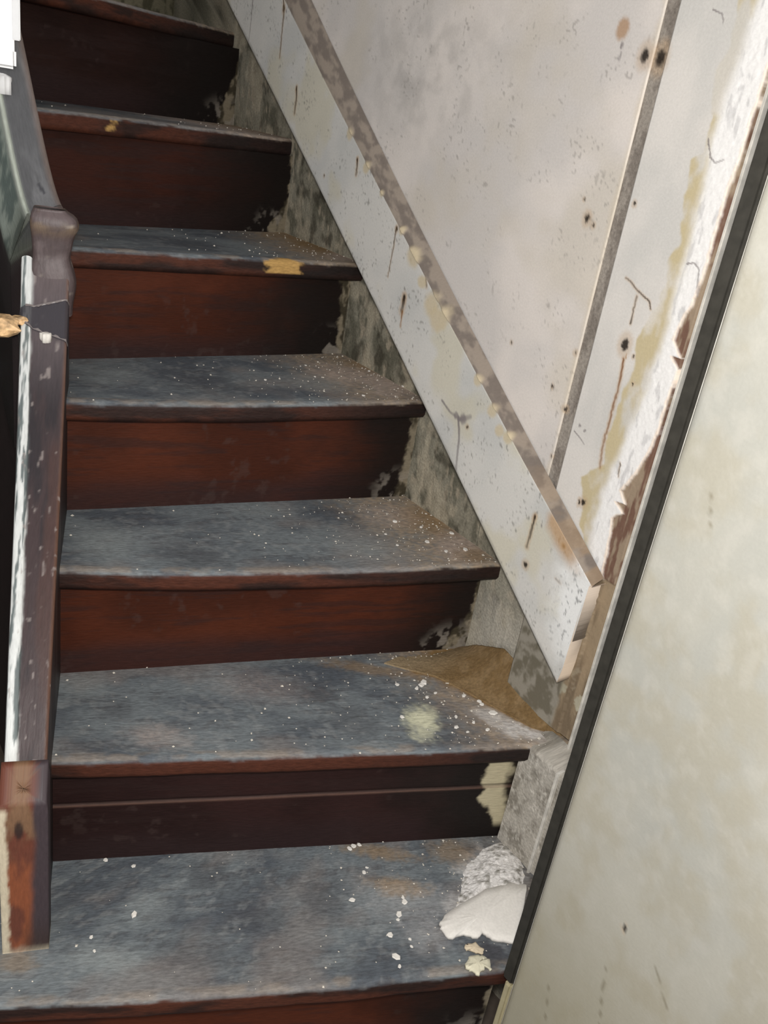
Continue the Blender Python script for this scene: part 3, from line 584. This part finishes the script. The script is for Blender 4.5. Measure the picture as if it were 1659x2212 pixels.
cutd = ss(0.004, 0.0, zz - np.maximum(lo, 0)[:, None]) * ss(0.452, 0.46, uu); col = mix(col, lin(226, 200, 172), cutd * 0.7)
mc = mix(np.ones(zz.shape + (3,)) * lin(146, 134, 122), lin(116, 106, 98), ss(0.38, 0.62, fbm(t_al * 40, t_ac * 120, 131)))
mc = mix(mc, lin(160, 134, 104), ss(0.25, 0.45, uu) * ss(0.4, 0.62, b) * 0.5)
mm = ss(0.4, 0.6, mould + 0.5 * (f - 0.5)); col = col * (1 - mm[..., None]) + mc * mm[..., None]
for u, z, r in G['SPUTTY']:
    dd = np.hypot(uu - u, zz - z) / max(r, 0.006); mk = ss(1.3, 0.6, dd + 0.9 * (b - 0.5)); col = mix(col, lin(206, 190, 158), mk * 0.8); offs = offs - 0.003 * mk * (mould > 0)
P = wpt(uu, zz, offs + 0.0008 * (a - 0.5))
ws = part(grid_mesh('wall_string', P[:, ::-1], col[:, ::-1], 0.5 + 0.2 * mm[:, ::-1], np.stack([uu, zz], -1)[:, ::-1], M_WALL, parent=stairs))
ws['label'] = 'sloping white wall string board with stained moulding'
# hardened putty lumps stuck on the moulding
for i, (u, z, r) in enumerate(G['SPUTTY']):
    if r < 0.012: continue
    bm = bmesh.new(); bmesh.ops.create_icosphere(bm, subdivisions=2, radius=1)
    for v in bm.verts:
        k_ = 1 + 0.35 * math.sin(v.co.x * 5 + i) * math.cos(v.co.y * 4 + i * 2)
        q = v.co * k_ * r * 0.55
        pt = WC + WD * (u + q.x * 1.15 + q.y * 0.34) + WN * (0.000 + q.z * 0.30)
        v.co = (pt[0], pt[1], z - q.x * 0.80 + q.y * 0.5)
    me = bpy.data.meshes.new('putty_lump'); bm.to_mesh(me); bm.free(); me.materials.append(M_PUTTY)
    me.polygons.foreach_set('use_smooth', np.ones(len(me.polygons), bool))
    o = new_obj('putty_lump', me, ws); o.matrix_parent_inverse = ws.matrix_world.inverted()

# ------------------------------------------------------------------ inner string with capping
A1 = np.array([-0.3095, 0.7075]); D1 = np.array([-0.32889, 0.94437]); N1 = np.array([-0.94437, -0.32889])
A2 = np.array([-0.478, 1.175]); D2 = np.array([-0.60389, 0.79706]); N2 = np.array([-0.79706, -0.60389])

def sweep(name, A, D, N, t, ztop, prof, cfun, mat, parent=stairs):
    """prof(ti) -> list of (across, dz) going right face, top, left face"""
    pr = np.array([prof(x) for x in t])
    ac = pr[..., 0]; dz = pr[..., 1]
    P = np.stack([A[0] + D[0] * t[:, None] + N[0] * ac, A[1] + D[1] * t[:, None] + N[1] * ac, ztop[:, None] + dz], -1)
    al = np.broadcast_to(t[:, None], ac.shape)
    arc = np.concatenate([np.zeros((len(t), 1)), np.cumsum(np.hypot(np.diff(ac, axis=1), np.diff(dz, axis=1)), 1)], 1)
    col, rgh, bump = cfun(al, ac, dz)
    P[..., 2] += bump
    return part(grid_mesh(name, P[:, ::-1], col[:, ::-1], rgh[:, ::-1], np.stack([arc, al], -1)[:, ::-1], mat, close_j=True, parent=parent, caps=True))

ls = np.array(G['LS'])
t = np.arange(0.016, 0.487, 0.0018)
zt = np.interp(t, ls[:, 0], ls[:, 1]); kz = np.polyfit(t, zt, 4); zt = np.polyval(kz, t)
def prof1(x):
    th = 0.043 + 0.017 * x / 0.48
    pts = [(0.0, -0.34), (0.0, -0.05), (0.0, -0.02)]
    pts += [(0.004 - 0.004 * math.cos(q), -0.004 + 0.004 * math.sin(q)) for q in np.linspace(0, math.pi / 2, 5)]
    pts += [(q, 0.0) for q in np.linspace(0.005, th - 0.015, 16)]
    pts += [(th - 0.0075 - 0.0065 * math.cos(q), 0.004 * math.sin(q)) for q in np.linspace(0, math.pi, 15)]
    pts += [(th, -0.01), (th, -0.34)]
    return pts
def cap_col(al, ac, dz):
    th = 0.043 + 0.017 * al / 0.48
    a = fbm(al * 12, ac * 60, 141); b = fbm(al * 60, ac * 160, 143); g = fbm(al * 25, ac * 420, 145)
    col = mix(np.ones(al.shape + (3,)) * lin(56, 42, 43), lin(37, 30, 34), ss(0.4, 0.6, a))
    col = mix(col, lin(70, 46, 40), ss(0.5, 0.65, fbm(al * 5, ac * 20, 147)) * 0.6)
    col = mix(col, lin(90, 80, 82), ss(0.36, 0.46, al + 0.05 * (a - 0.5)) * 0.85)
    col = mix(col, lin(92, 80, 80), ss(0.45, 0.485, al) * 0.8)
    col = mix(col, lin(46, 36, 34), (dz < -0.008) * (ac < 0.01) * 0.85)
    col = mix(col, lin(104, 74, 58), ss(0.005, 0.001, ac) * (dz > -0.006) * 0.6)
    bead = ss(th - 0.0155, th - 0.0125, ac + 0.003 * (b - 0.5))
    wear = ss(0.62, 0.52, fbm(al * 26, ac * 200, 149))
    wc = mix(np.ones(al.shape + (3,)) * lin(204, 206, 204), lin(96, 104, 104), 1 - wear)
    col = col * (1 - bead[..., None]) + wc * bead[..., None]
    fl = ss(0.80, 0.86, vnoise(al * 160, ac * 260, 151)) * ss(0.5, 0.65, b); col = mix(col, lin(150, 140, 136), fl * 0.6)
    return col, 0.42 + 0.3 * a, 0.0015 * (a - 0.5)
istr = sweep('inner_string', A1, D1, N1, t, zt, prof1, cap_col, M_STRING)
istr['label'] = 'dark brown inner string with worn white edge'

us_ = np.array(G['US'])
t2 = np.concatenate([np.arange(0.014, 0.32, 0.0025), np.linspace(0.325, 0.75, 20)])
z2 = 0.772 + 0.17 * np.clip(t2, 0, None) + 0.83 * np.clip(t2 - 0.035, 0, None) * 1.0
z2 = np.interp(t2, [-0.012, 0.0278, 0.0983, 0.1585, 0.2336, 0.75], [0.762, 0.7847, 0.8360, 0.9066, 0.9851, 1.52])
k2 = np.polyfit(t2[t2 < 0.32], z2[t2 < 0.32], 4); z2 = np.where(t2 < 0.32, np.polyval(k2, t2), z2)
def prof2(x):
    pts = [(0.0, -0.34), (0.0, -0.03)]
    pts += [(0.004 - 0.004 * math.cos(q), -0.004 + 0.004 * math.sin(q)) for q in np.linspace(0, math.pi / 2, 5)]
    pts += [(q, -0.4 * (q - 0.004)) for q in np.linspace(0.006, 0.040, 14)]
    pts += [(0.0435 + 0.0025 * -math.cos(q), -0.0165 + 0.0025 * math.sin(q)) for q in np.linspace(0, math.pi, 7)]
    pts += [(0.047 + 0.020 * q, -0.020 - 0.055 * q) for q in np.linspace(0, 1, 14)]
    pts += [(0.067, -0.082), (0.067, -0.10), (0.067, -0.34)]
    return pts
def up_col(al, ac, dz):
    a = fbm(al * 14, ac * 50, 161); b = fbm(al * 50, ac * 90, 163)
    col = mix(np.ones(al.shape + (3,)) * lin(112, 112, 114), lin(88, 88, 90), ss(0.4, 0.6, a))
    col = mix(col, lin(112, 96, 88), ss(0.012, 0.002, ac) * 0.8)
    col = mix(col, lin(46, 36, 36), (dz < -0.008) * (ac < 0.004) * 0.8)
    pale = ss(0.0395, 0.0415, ac) * ss(0.048, 0.046, ac); col = mix(col, lin(178, 184, 172), pale * 0.9)
    ch = ss(0.0465, 0.048, ac); cc = mix(np.ones(al.shape + (3,)) * lin(128, 136, 128), lin(84, 94, 90), ss(0.42, 0.6, b))
    cc = mix(cc, lin(60, 60, 50), ss(0.07, 0.0, al) * 0.7)  # shadow by the corner block painted in as dark olive
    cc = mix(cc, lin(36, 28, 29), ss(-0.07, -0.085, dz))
    col = col * (1 - ch[..., None]) + cc * ch[..., None]
    d, _ = seg_dist(al, ac, [(0.045, 0.016), (0.058, 0.020)]); col = mix(col, lin(50, 50, 56), ss(0.003, 0.001, d) * 0.8)
    return col, 0.6 + 0.2 * a, 0.001 * (a - 0.5)
ustr = sweep('inner_string', A2, D2, N2, t2, z2, prof2, up_col, M_STRING)
ustr['label'] = 'upper inner string, grey with dust'

# lumpy corner block where the two strings meet
t = np.linspace(0, 1, 40)
hz = 0.64 + 0.137 * t
bul = 0.002 + 0.008 * np.exp(-((t - 0.86) / 0.10) ** 2) + 0.005 * np.exp(-((t - 0.30) / 0.16) ** 2) - 0.003 * np.exp(-((t - 0.56) / 0.08) ** 2)
bul = bul - 0.010 * ss(0.93, 1.0, t)
ring = []
c0 = A1 + D1 * 0.494
nr = 36
P = np.zeros((40, nr, 3)); colb = np.zeros((40, nr, 3))
for j in range(nr):
    th = 2 * math.pi * j / nr
    cx, sx_ = math.cos(th), math.sin(th)
    e = 1 / max(abs(cx), abs(sx_)) ** 0.75
    ra = ((0.029 + bul) if cx > 0 else (0.019 + 0.25 * bul)) * cx * e; rb = (0.018 + bul * 0.5) * sx_ * e
    P[:, j, 0] = c0[0] + N1[0] * (0.0275 - ra) + D1[0] * (-rb) ; P[:, j, 1] = c0[1] + N1[1] * (0.0275 - ra) + D1[1] * (-rb); P[:, j, 2] = hz
jj = np.broadcast_to(np.arange(nr)[None] / nr * 0.15, (40, nr)); tt = np.broadcast_to(hz[:, None], (40, nr))
a = fbm(jj * 60, tt * 40, 171); b = fbm(jj * 120, tt * 120, 173)
colb = mix(np.ones((40, nr, 3)) * lin(94, 82, 82), lin(76, 64, 64), ss(0.4, 0.6, a))
colb = mix(colb, lin(128, 108, 84), ss(0.5, 0.7, a) * ss(0.735, 0.765, tt) * 0.7); colb = mix(colb, lin(160, 150, 138), ss(0.72, 0.8, b) * 0.6)
part(grid_mesh('corner_block', P[:, ::-1], colb, 0.5, np.stack([jj, tt], -1), M_STRING, close_j=True, parent=stairs, caps=True))

# newel block at the foot
bl = [A1 + N1 * -0.004, A1 + N1 * 0.047, A1 + N1 * 0.047 + D1 * 0.034, A1 + N1 * -0.004 + D1 * 0.034]
nn = 60
zs = np.linspace(-0.001, 0.232, nn)
side = []
for i in range(4):
    p0, p1 = bl[i], bl[(i + 1) % 4]
    for q in np.linspace(0, 1, 24 if i == 0 else 10)[:-1]: side.append(p0 + (p1 - p0) * q)
side = np.array(side); cen = np.mean(bl, 0)
P = np.zeros((nn, len(side), 3)); sh = 1 - 0.06 * ss(0.215, 0.233, zs)
P[..., :2] = cen + (side - cen)[None] * sh[:, None, None]; P[..., 2] = zs[:, None] + ((side - A1) @ D1)[None] * 0.95 * ss(0.05, 0.21, zs)[:, None] - 0.006 * ss(0.1, 0.23, zs)[:, None]
top_rows = []
for sc_ in (0.75, 0.4, 0.02):
    r_ = P[-1].copy(); r_ = r_.mean(0) + (r_ - r_.mean(0)) * sc_; top_rows.append(r_[None])
P = np.concatenate([P] + top_rows, 0)
acg = (P[..., :2] - A1) @ N1; zg = np.minimum(P[..., 2], 0.232)
a = fbm(acg * 60, zg * 18, 181); b = fbm(acg * 150, zg * 90, 183)
col = mix(np.ones(P.shape) * lin(128, 72, 46), lin(98, 54, 40), ss(0.4, 0.6, a))
col = mix(col, lin(132, 110, 82), ss(0.45, 0.6, fbm(acg * 40, zg * 30, 187)) * ss(0.13, 0.2, zg) * 0.5)
col = mix(col, lin(62, 52, 56), ss(0.016, 0.008, acg + 0.010 * (a - 0.5)))
col = mix(col, lin(54, 40, 36), ss(0.07, 0.0, zg) * ss(0.03, 0.015, acg) * 0.8)
col = mix(col, lin(40, 28, 26), ss(0.006, 0.003, np.hypot(acg - 0.026, (zg - 0.19) * 0.35)) * 0.9)
col = mix(col, lin(196, 184, 160), ss(0.037, 0.041, acg + 0.006 * (b - 0.5)) * ss(0.224, 0.214, zg))
col = mix(col, lin(170, 160, 140), ss(0.012, 0.0, zg + 0.01 * (b - 0.5)) * 0.6)
nb_ = part(grid_mesh('newel_block', P[:, ::-1], col[:, ::-1], 0.5 + 0.2 * a, np.stack([acg, zg], -1)[:, ::-1], M_STRING, close_j=True, parent=stairs, caps=True))
nb_['label'] = 'orange brown wooden block at the foot of the string'
# dark boarding under the inner strings
def spandrel(A, D, N, pts, off):
    bm = bmesh.new(); f_ = []
    for o_ in (off, off + 0.02):
        f_.append([bm.verts.new((A[0] + D[0] * t_ + N[0] * o_, A[1] + D[1] * t_ + N[1] * o_, z_)) for t_, z_ in pts])
    bm.faces.new(f_[0]); bm.faces.new(f_[1][::-1]); n_ = len(pts)
    for i in range(n_): bm.faces.new((f_[0][i], f_[1][i], f_[1][(i + 1) % n_], f_[0][(i + 1) % n_]))
    bmesh.ops.recalc_face_normals(bm, faces=bm.faces[:])
    me = bpy.data.meshes.new('spandrel'); bm.to_mesh(me); bm.free(); me.materials.append(M_DARKWOOD)
    return part(new_obj('spandrel', me, stairs))
spandrel(A2, D2, N2, [(0.0, FZ), (0.75, FZ), (0.75, 1.2), (0.0, 0.45)], 0.02)
spandrel(A1, D1, N1, [(0.03, FZ), (0.5, FZ), (0.5, 0.40), (0.03, -0.10)], 0.012)

# ------------------------------------------------------------------ white baluster on the upper string
bx, by, bz = G['BAL'][0]
bal = empty('baluster', (bx, by, bz))
tag(bal, 'white painted baluster at the top left edge, standing on the grey upper string', 'baluster')
def rot_box(name, sx, sy, z0, z1, mat, parent, ang, ox=0, oy=0, bevel=0.002):
    bm = bmesh.new(); bmesh.ops.create_cube(bm, size=1)
    for v in bm.verts:
        x_, y_ = v.co.x * sx + ox, v.co.y * sy + oy
        v.co = (x_ * math.cos(ang) - y_ * math.sin(ang), x_ * math.sin(ang) + y_ * math.cos(ang), z0 + (v.co.z + 0.5) * (z1 - z0))
    bmesh.ops.bevel(bm, geom=bm.edges[:], offset=bevel, segments=2, affect='EDGES')
    me = bpy.data.meshes.new(name); bm.to_mesh(me); bm.free(); me.materials.append(mat)
    return new_obj(name, me, parent)
rot_box('shaft', 0.026, 0.026, -0.012, 0.75, M_WHITE, bal, 0.4)
rot_box('plinth', 0.030, 0.030, -0.014, 0.012, M_WHITE, bal, 0.4, bevel=0.004)
rot_box('paint_flap', 0.010, 0.004, 0.022, 0.082, M_WHITE, bal, 0.1, 0.0195, -0.008, 0.0012)

# ------------------------------------------------------------------ tape round the string
tp = empty('tape_band', tuple(np.append(A1 + D1 * 0.44 + N1 * 0.03, np.polyval(kz, 0.44))))
tag(tp, 'clear sticky tape wrapped around the inner string, ending in a crumpled tan wad', 'tape')
M_TAPE = bpy.data.materials.new('clear_tape'); M_TAPE.use_nodes = True
nt = M_TAPE.node_tree; bs = nt.nodes['Principled BSDF']
bs.inputs['Base Color'].default_value = (*lin(58, 54, 60), 1); bs.inputs['Roughness'].default_value = 0.3; bs.inputs['Alpha'].default_value = 0.72
tl = np.linspace(0, 1, 18)
pr = [(-0.0012, -0.05), (-0.0012, -0.02), (-0.0012, -0.006), (0.001, 0.0004), (0.004, 0.0016)] + [(q, 0.0017) for q in np.linspace(0.008, 0.042, 12)] + [(0.046, 0.004), (0.052, 0.0062), (0.058, 0.0035), (0.0605, -0.006), (0.0605, -0.03)]
pr = np.array(pr)
taper = np.interp(pr[:, 0], [0, 0.06], [1.0, 0.35])
tA = 0.4405; TT = tA + (tl[:, None] - 0.5) * 0.034 * taper[None]
P = np.stack([A1[0] + D1[0] * TT + N1[0] * pr[:, 0], A1[1] + D1[1] * TT + N1[1] * pr[:, 0], np.polyval(kz, TT) + pr[:, 1] + 0.0012], -1)
P = P - np.array(tp.location)
o = grid_mesh('tape_strip', P[:, ::-1], np.ones(P.shape), 0.3, P[..., :2], M_TAPE, parent=tp)
# pale folded tape margins
for sgn in (0, -1):
    q = P[sgn]; bm = bmesh.new(); vs = []
    for i, pt in enumerate(q[2:-3]):
        d_ = np.array([D1[0], D1[1], 1.05]) * (0.0022 * (1 if sgn == 0 else -1))
        vs.append((bm.verts.new(pt + [0, 0, 0.0012]), bm.verts.new(pt + d_ * (0.7 + 0.5 * math.sin(i * 1.7)) + [0, 0, 0.0014]), bm.verts.new(pt + d_ * 0.5 + [0, 0, 0.0002])))
    for i in range(len(vs) - 1):
        for a_ in range(3): bm.faces.new((vs[i][a_], vs[i + 1][a_], vs[i + 1][(a_ + 1) % 3], vs[i][(a_ + 1) % 3]))
    bmesh.ops.recalc_face_normals(bm, faces=bm.faces[:])
    me = bpy.data.meshes.new('tape_margin'); bm.to_mesh(me); bm.free(); me.materials.append(plain_mat('milky_tape', lin(120, 112, 110), 0.4))
    new_obj('tape_margin', me, tp)
def crumple(name, cen, rad, sc, mat, parent, seed, sub=3):
    bm = bmesh.new(); bmesh.ops.create_icosphere(bm, subdivisions=sub, radius=1); rd = random.Random(seed)
    dirs = [Vector((rd.gauss(0, 1), rd.gauss(0, 1), rd.gauss(0, 1))).normalized() for _ in range(14)]
    for v in bm.verts:
        h = max(d_.dot(v.co) for d_ in dirs)
        r_ = rad * (0.55 + 0.6 * h ** 3 + rd.uniform(-0.16, 0.16))
        v.co = Vector((v.co.x * sc[0], v.co.y * sc[1], v.co.z * sc[2])) * r_ + Vector(cen)
    me = bpy.data.meshes.new(name); bm.to_mesh(me); bm.free(); me.materials.append(mat)
    return new_obj(name, me, parent)
L0 = np.array(tp.location)
pc = np.append(A1 + D1 * 0.425 + N1 * 0.078, np.polyval(kz, 0.437) - 0.002) - L0
crumple('tape_wad', pc, 0.021, (1.15, 0.9, 0.65), M_TANTAPE, tp, 4, 2)['label'] = 'crumpled tan wad of tape'
pc = np.append(A1 + D1 * 0.437 + N1 * 0.060, np.polyval(kz, 0.437) + 0.005) - L0
crumple('tape_tail', pc, 0.011, (1.1, 0.8, 0.5), M_TANTAPE, tp, 9, 2)
def on_cap(t_, ac_, h_=0.0): return np.append(A1 + D1 * t_ + N1 * ac_, np.polyval(kz, t_) + h_)

# ------------------------------------------------------------------ plaster flakes, chips and crumbs on the steps
def flake(name, polyg, z, th, label, curl=0.0, mat=M_CHIP, seed=0):
    pg = np.array(polyg); n = len(pg); fine_ = []
    rd = np.random.default_rng(seed)
    for i in range(n):
        for q in np.linspace(0, 1, 5)[:-1]:
            pt = pg[i] * (1 - q) + pg[(i + 1) % n] * q
            fine_.append(pt + rd.normal(0, 0.0009, 2))
    fine_ = np.array(fine_); cen = pg.mean(0); m_ = len(fine_)
    bm = bmesh.new(); rings = []
    for sc, zz_ in ((1.0, 0.0004), (1.005, th * 0.6), (0.985, th), (0.7, th + curl * 0.35), (0.4, th + curl * 0.8), (0.15, th + curl)):
        rings.append([bm.verts.new((*(cen + (pt - cen) * sc), z + zz_ + (0.0002 * rd.normal() if sc < 0.99 else 0))) for pt in fine_])
    for a_, b_ in zip(rings[:-1], rings[1:]):
        for i in range(m_): bm.faces.new((a_[i], a_[(i + 1) % m_], b_[(i + 1) % m_], b_[i]))
    bm.faces.new(rings[-1]); bm.faces.new(rings[0][::-1])
    me = bpy.data.meshes.new(name); bm.to_mesh(me); bm.free(); me.materials.append(mat)
    me.polygons.foreach_set('use_smooth', np.ones(len(me.polygons), bool))
    o = new_obj(name, me); return tag(o, label, 'plaster flake')
flake('plaster_flake', G['POLY']['flakeA'], Z[0], 0.006, 'largest flat white plaster flake on the lowest tread beside the black strip', 0.003, seed=1)
flake('plaster_flake', G['POLY']['flakeB'], Z[0], 0.004, 'star-edged cream plaster flake near the front edge of the lowest tread', 0.002, plain_mat('cream_plaster', lin(214, 208, 184), 0.8, 0.06, 200, 0.2), seed=2)
flake('plaster_flake', G['POLY']['flakeC'], Z[0], 0.003, 'small tan-edged plaster flake between the largest flake and the star-edged one', 0.001, plain_mat('tan_plaster', lin(206, 190, 164), 0.8, 0.1, 200, 0.2), seed=3)

# heap of crushed plaster against the wall on the lowest tread, brown dirt drift one tread up
def mound(name, polyg, z, hmax, cfun, label, cat, seed, step=0.0025, rough=0.0025, wallrise=0.0):
    pg = np.array(polyg); lo_, hi_ = pg.min(0) - 0.004, pg.max(0) + 0.004
    xs = np.arange(lo_[0], hi_[0], step); ys = np.arange(lo_[1], hi_[1], step)
    x, y = np.meshgrid(xs, ys, indexing='ij')
    sd_ = poly_sd(x, y, polyg) + 0.016 * (fbm(x * 60, y * 60, seed) - 0.5)
    h = ss(0.002, -0.035, sd_); nz_ = fbm(x * 130, y * 130, seed + 3); n2_ = fbm(x * 320, y * 320, seed + 5)
    wd = 0.897 - (x * WN[0] + y * WN[1])
    zz_ = z - 0.002 + (hmax * h + rough * (nz_ - 0.5) * 2 * ss(0, 0.4, h) + rough * 0.7 * (n2_ - 0.5) * ss(0, 0.3, h)) + 0.002 * ss(0.003, -0.004, sd_) + wallrise * ss(0.09, 0.0, wd) * h
    keep = (sd_ < 0.003) & (wd > -0.004)
    idx = -np.ones(x.shape, int)
    f = keep[:-1, :-1] & keep[1:, :-1] & keep[1:, 1:] & keep[:-1, 1:]
    used = np.zeros(x.shape, bool); used[:-1, :-1] |= f; used[1:, :-1] |= f; used[1:, 1:] |= f; used[:-1, 1:] |= f
    idx[used] = np.arange(used.sum())
    q = np.stack([idx[:-1, :-1][f], idx[1:, :-1][f], idx[1:, 1:][f], idx[:-1, 1:][f]], -1)
    me = bpy.data.meshes.new(name); me.from_pydata(np.stack([x[used], y[used], zz_[used]], -1).tolist(), [], q.tolist())
    c_ = cfun(x, y, nz_, n2_)[used]
    ca = np.ones((len(c_), 4), np.float32); ca[:, :3] = c_
    at = me.attributes.new('Col', 'FLOAT_COLOR', 'POINT'); at.data.foreach_set('color', ca.ravel())
    at = me.attributes.new('Rgh', 'FLOAT', 'POINT'); at.data.foreach_set('value', np.full(len(c_), 0.92, np.float32))
    v3 = np.zeros((len(c_), 3), np.float32); v3[:, 0] = x[used]; v3[:, 1] = y[used]
    at = me.attributes.new('Loc', 'FLOAT_VECTOR', 'POINT'); at.data.foreach_set('vector', v3.ravel())
    me.materials.append(M_PLASTER); o = new_obj(name, me)
    return tag(o, label, cat, kind='stuff')
mound('plaster_rubble', G['POLY']['rubble'], Z[0], 0.007, lambda x, y, a, b: mix(np.ones(x.shape + (3,)) * lin(214, 210, 206), lin(140, 136, 128), ss(0.55, 0.75, a)), 'heap of crushed grey-white plaster against the wall on the lowest tread', 'rubble', 311, rough=0.0028)
top = np.array(G['DTOP']); bot = np.array(G['DBOT'])
nu, nv = 130, 60
su = np.linspace(0, 1, nu); sv = np.linspace(0, 1, nv)
def resamp(L, m):
    q = np.r_[0, np.cumsum(np.linalg.norm(np.diff(L, axis=0), axis=1))]; q /= q[-1]
    return np.stack([np.interp(np.linspace(0, 1, m), q, L[:, i]) for i in range(3)], -1)
tp3, bt3 = resamp(top, nu), resamp(bot, nu)
P = tp3[:, None] * (1 - sv)[None, :, None] + bt3[:, None] * sv[None, :, None]
P[..., 2] = bt3[:, None, 2] + (tp3[:, None, 2] - bt3[:, None, 2]) * ((1 - sv) ** 1.9)[None]
x, y = P[..., 0], P[..., 1]
a = fbm(x * 60, y * 60, 331); b = fbm(x * 240, y * 240, 333)
P[..., 2] += 0.002 * (a - 0.5) + 0.0012 * (b - 0.5) + 0.0015 * np.sin(np.pi * sv)[None]
col = mix(np.ones(P.shape) * lin(130, 107, 76), lin(116, 93, 62), ss(0.4, 0.65, a))
col = mix(col, lin(150, 134, 108), ss(0.35, 0.0, su)[:, None] * np.ones_like(a) * 0.7)
skirt = P[:, -1:].copy(); skirt[..., 2] = Z[1] - 0.004
back = P[:, :1].copy(); back[..., 2] = Z[1] - 0.004
P = np.concatenate([back, P, skirt], 1); col = np.concatenate([col[:, :1], col, col[:, -1:]], 1)
o = grid_mesh('dirt_drift', P[:, ::-1], col[:, ::-1], 0.95, P[:, ::-1, :2], M_PLASTER)
tag(o, 'smooth brown drift of dirt in the wall corner of the second tread up', 'dirt', kind='stuff')


def chip_mesh(seed, r):
    rd = random.Random(seed); n = rd.choice((5, 6, 7)); bm = bmesh.new()
    el = rd.uniform(0.6, 1.0); rot = rd.uniform(0, 6.3)
    rad = [r * rd.uniform(0.7, 1.1) for _ in range(n)]; th = r * rd.uniform(0.3, 0.55)
    def ringv(sc, z_): return [bm.verts.new((math.cos(rot) * rad[i] * sc * math.cos(i * 6.283 / n) - math.sin(rot) * rad[i] * sc * el * math.sin(i * 6.283 / n), math.sin(rot) * rad[i] * sc * math.cos(i * 6.283 / n) + math.cos(rot) * rad[i] * sc * el * math.sin(i * 6.283 / n), z_ + rd.uniform(-0.1, 0.1) * th)) for i in range(n)]
    a_ = ringv(0.9, 0.1 * th); b_ = ringv(1.0, th * 0.6); c_ = ringv(0.8, th)
    for p_, q_ in ((a_, b_), (b_, c_)):
        for i in range(n): bm.faces.new((p_[i], p_[(i + 1) % n], q_[(i + 1) % n], q_[i]))
    bm.faces.new(c_); bm.faces.new(a_[::-1])
    me = bpy.data.meshes.new('plaster_chip'); bm.to_mesh(me); bm.free(); me.materials.append(M_CHIP)
    return me
ORD = ['first', 'second', 'third', 'fourth', 'fifth', 'sixth', 'seventh', 'eighth', 'ninth', 'tenth', 'eleventh', 'twelfth', 'thirteenth', 'fourteenth', 'fifteenth', 'sixteenth', 'seventeenth', 'eighteenth', 'nineteenth', 'twentieth']
WHERE = {0: 'the lowest whole tread', 1: 'the second tread up', 2: 'the third tread up', 3: 'the fourth tread up'}
for kk in range(4):
    for i, (x, y, r) in enumerate(sorted(G['CHIP'][str(kk)])):
        o = new_obj('plaster_chip', chip_mesh(kk * 50 + i, r))
        o.location = (x, y, Z[kk] + 0.0004)
        tag(o, 'small white plaster chip on ' + WHERE[kk] + ', ' + ORD[i] + ' from the left', 'plaster chip', 'plaster chips on ' + WHERE[kk])
big = G['CHIP']['0'][0]
def crumbs(kk, n, seed):
    rd = np.random.default_rng(seed); fr, bk = F[kk], B[kk]; vs = []; fs = []
    made = 0
    while made < n:
        s = rd.random(); tt_ = rd.random()
        if rd.random() > 0.03 + 0.97 * s ** 3.4: continue
        pt = lerp_line(bk, np.array([s]))[0] * (1 - tt_) + lerp_line(fr, np.array([s]))[0] * tt_
        if 0.897 - pt @ WN < 0.004: continue
        r = abs(rd.normal(0, 0.0008)) + 0.0006
        i0 = len(vs); a_ = rd.uniform(0, 6.28)
        for j in range(4): vs.append((pt[0] + r * rd.uniform(.7, 1.2) * math.cos(a_ + j * 1.571), pt[1] + r * rd.uniform(.7, 1.2) * math.sin(a_ + j * 1.571), Z[kk] + 0.0008 + r * 0.15))
        vs.append((pt[0], pt[1], Z[kk] + 0.0008 + r * 0.9)); vs.append((pt[0], pt[1], Z[kk]))
        for j in range(4): fs.append((i0 + j, i0 + (j + 1) % 4, i0 + 4)); fs.append((i0 + (j + 1) % 4, i0 + j, i0 + 5))
        made += 1
    me = bpy.data.meshes.new('plaster_crumbs'); me.from_pydata(vs, [], fs); me.materials.append(M_CRUMB)
    o = new_obj('plaster_crumbs', me)
    w_ = WHERE.get(kk, {4: 'the fifth tread up', 5: 'the sixth tread up'}.get(kk))
    tag(o, 'fine plaster crumbs scattered over ' + w_, 'crumbs', kind='stuff')
for kk, n in ((0, 330), (1, 330), (2, 240), (3, 200), (4, 90), (5, 25)): crumbs(kk, n, 500 + kk)
# white scraps stuck on the string
o = flake('paint_scrap', [on_cap(0.4255, 0.026)[:2] + np.array(q) * 0.0065 for q in ((1, 0), (0.5, 0.9), (-0.6, 0.8), (-1, 0), (-0.3, -1.0), (0.6, -0.8))], on_cap(0.4255, 0.026)[2] - 0.003, 0.012, 'white paint scrap stuck to the brown string just below the tape', 0.001, seed=6)
o['category'] = 'paint scrap'
q0 = A2 + D2 * 0.172 + N2 * 0.040
zc = float(np.interp(0.172, t2, z2)) - 0.015
o = flake('plaster_lump', [q0 + np.array(q) * 0.015 for q in ((1, 0), (0.5, 0.9), (-0.6, 0.8), (-1, 0), (-0.3, -1.0), (0.6, -0.8))], zc - 0.006, 0.022, 'white plaster lump on the grey upper string just below the baluster', 0.004, M_WHITE, seed=8)
o['category'] = 'plaster lump'
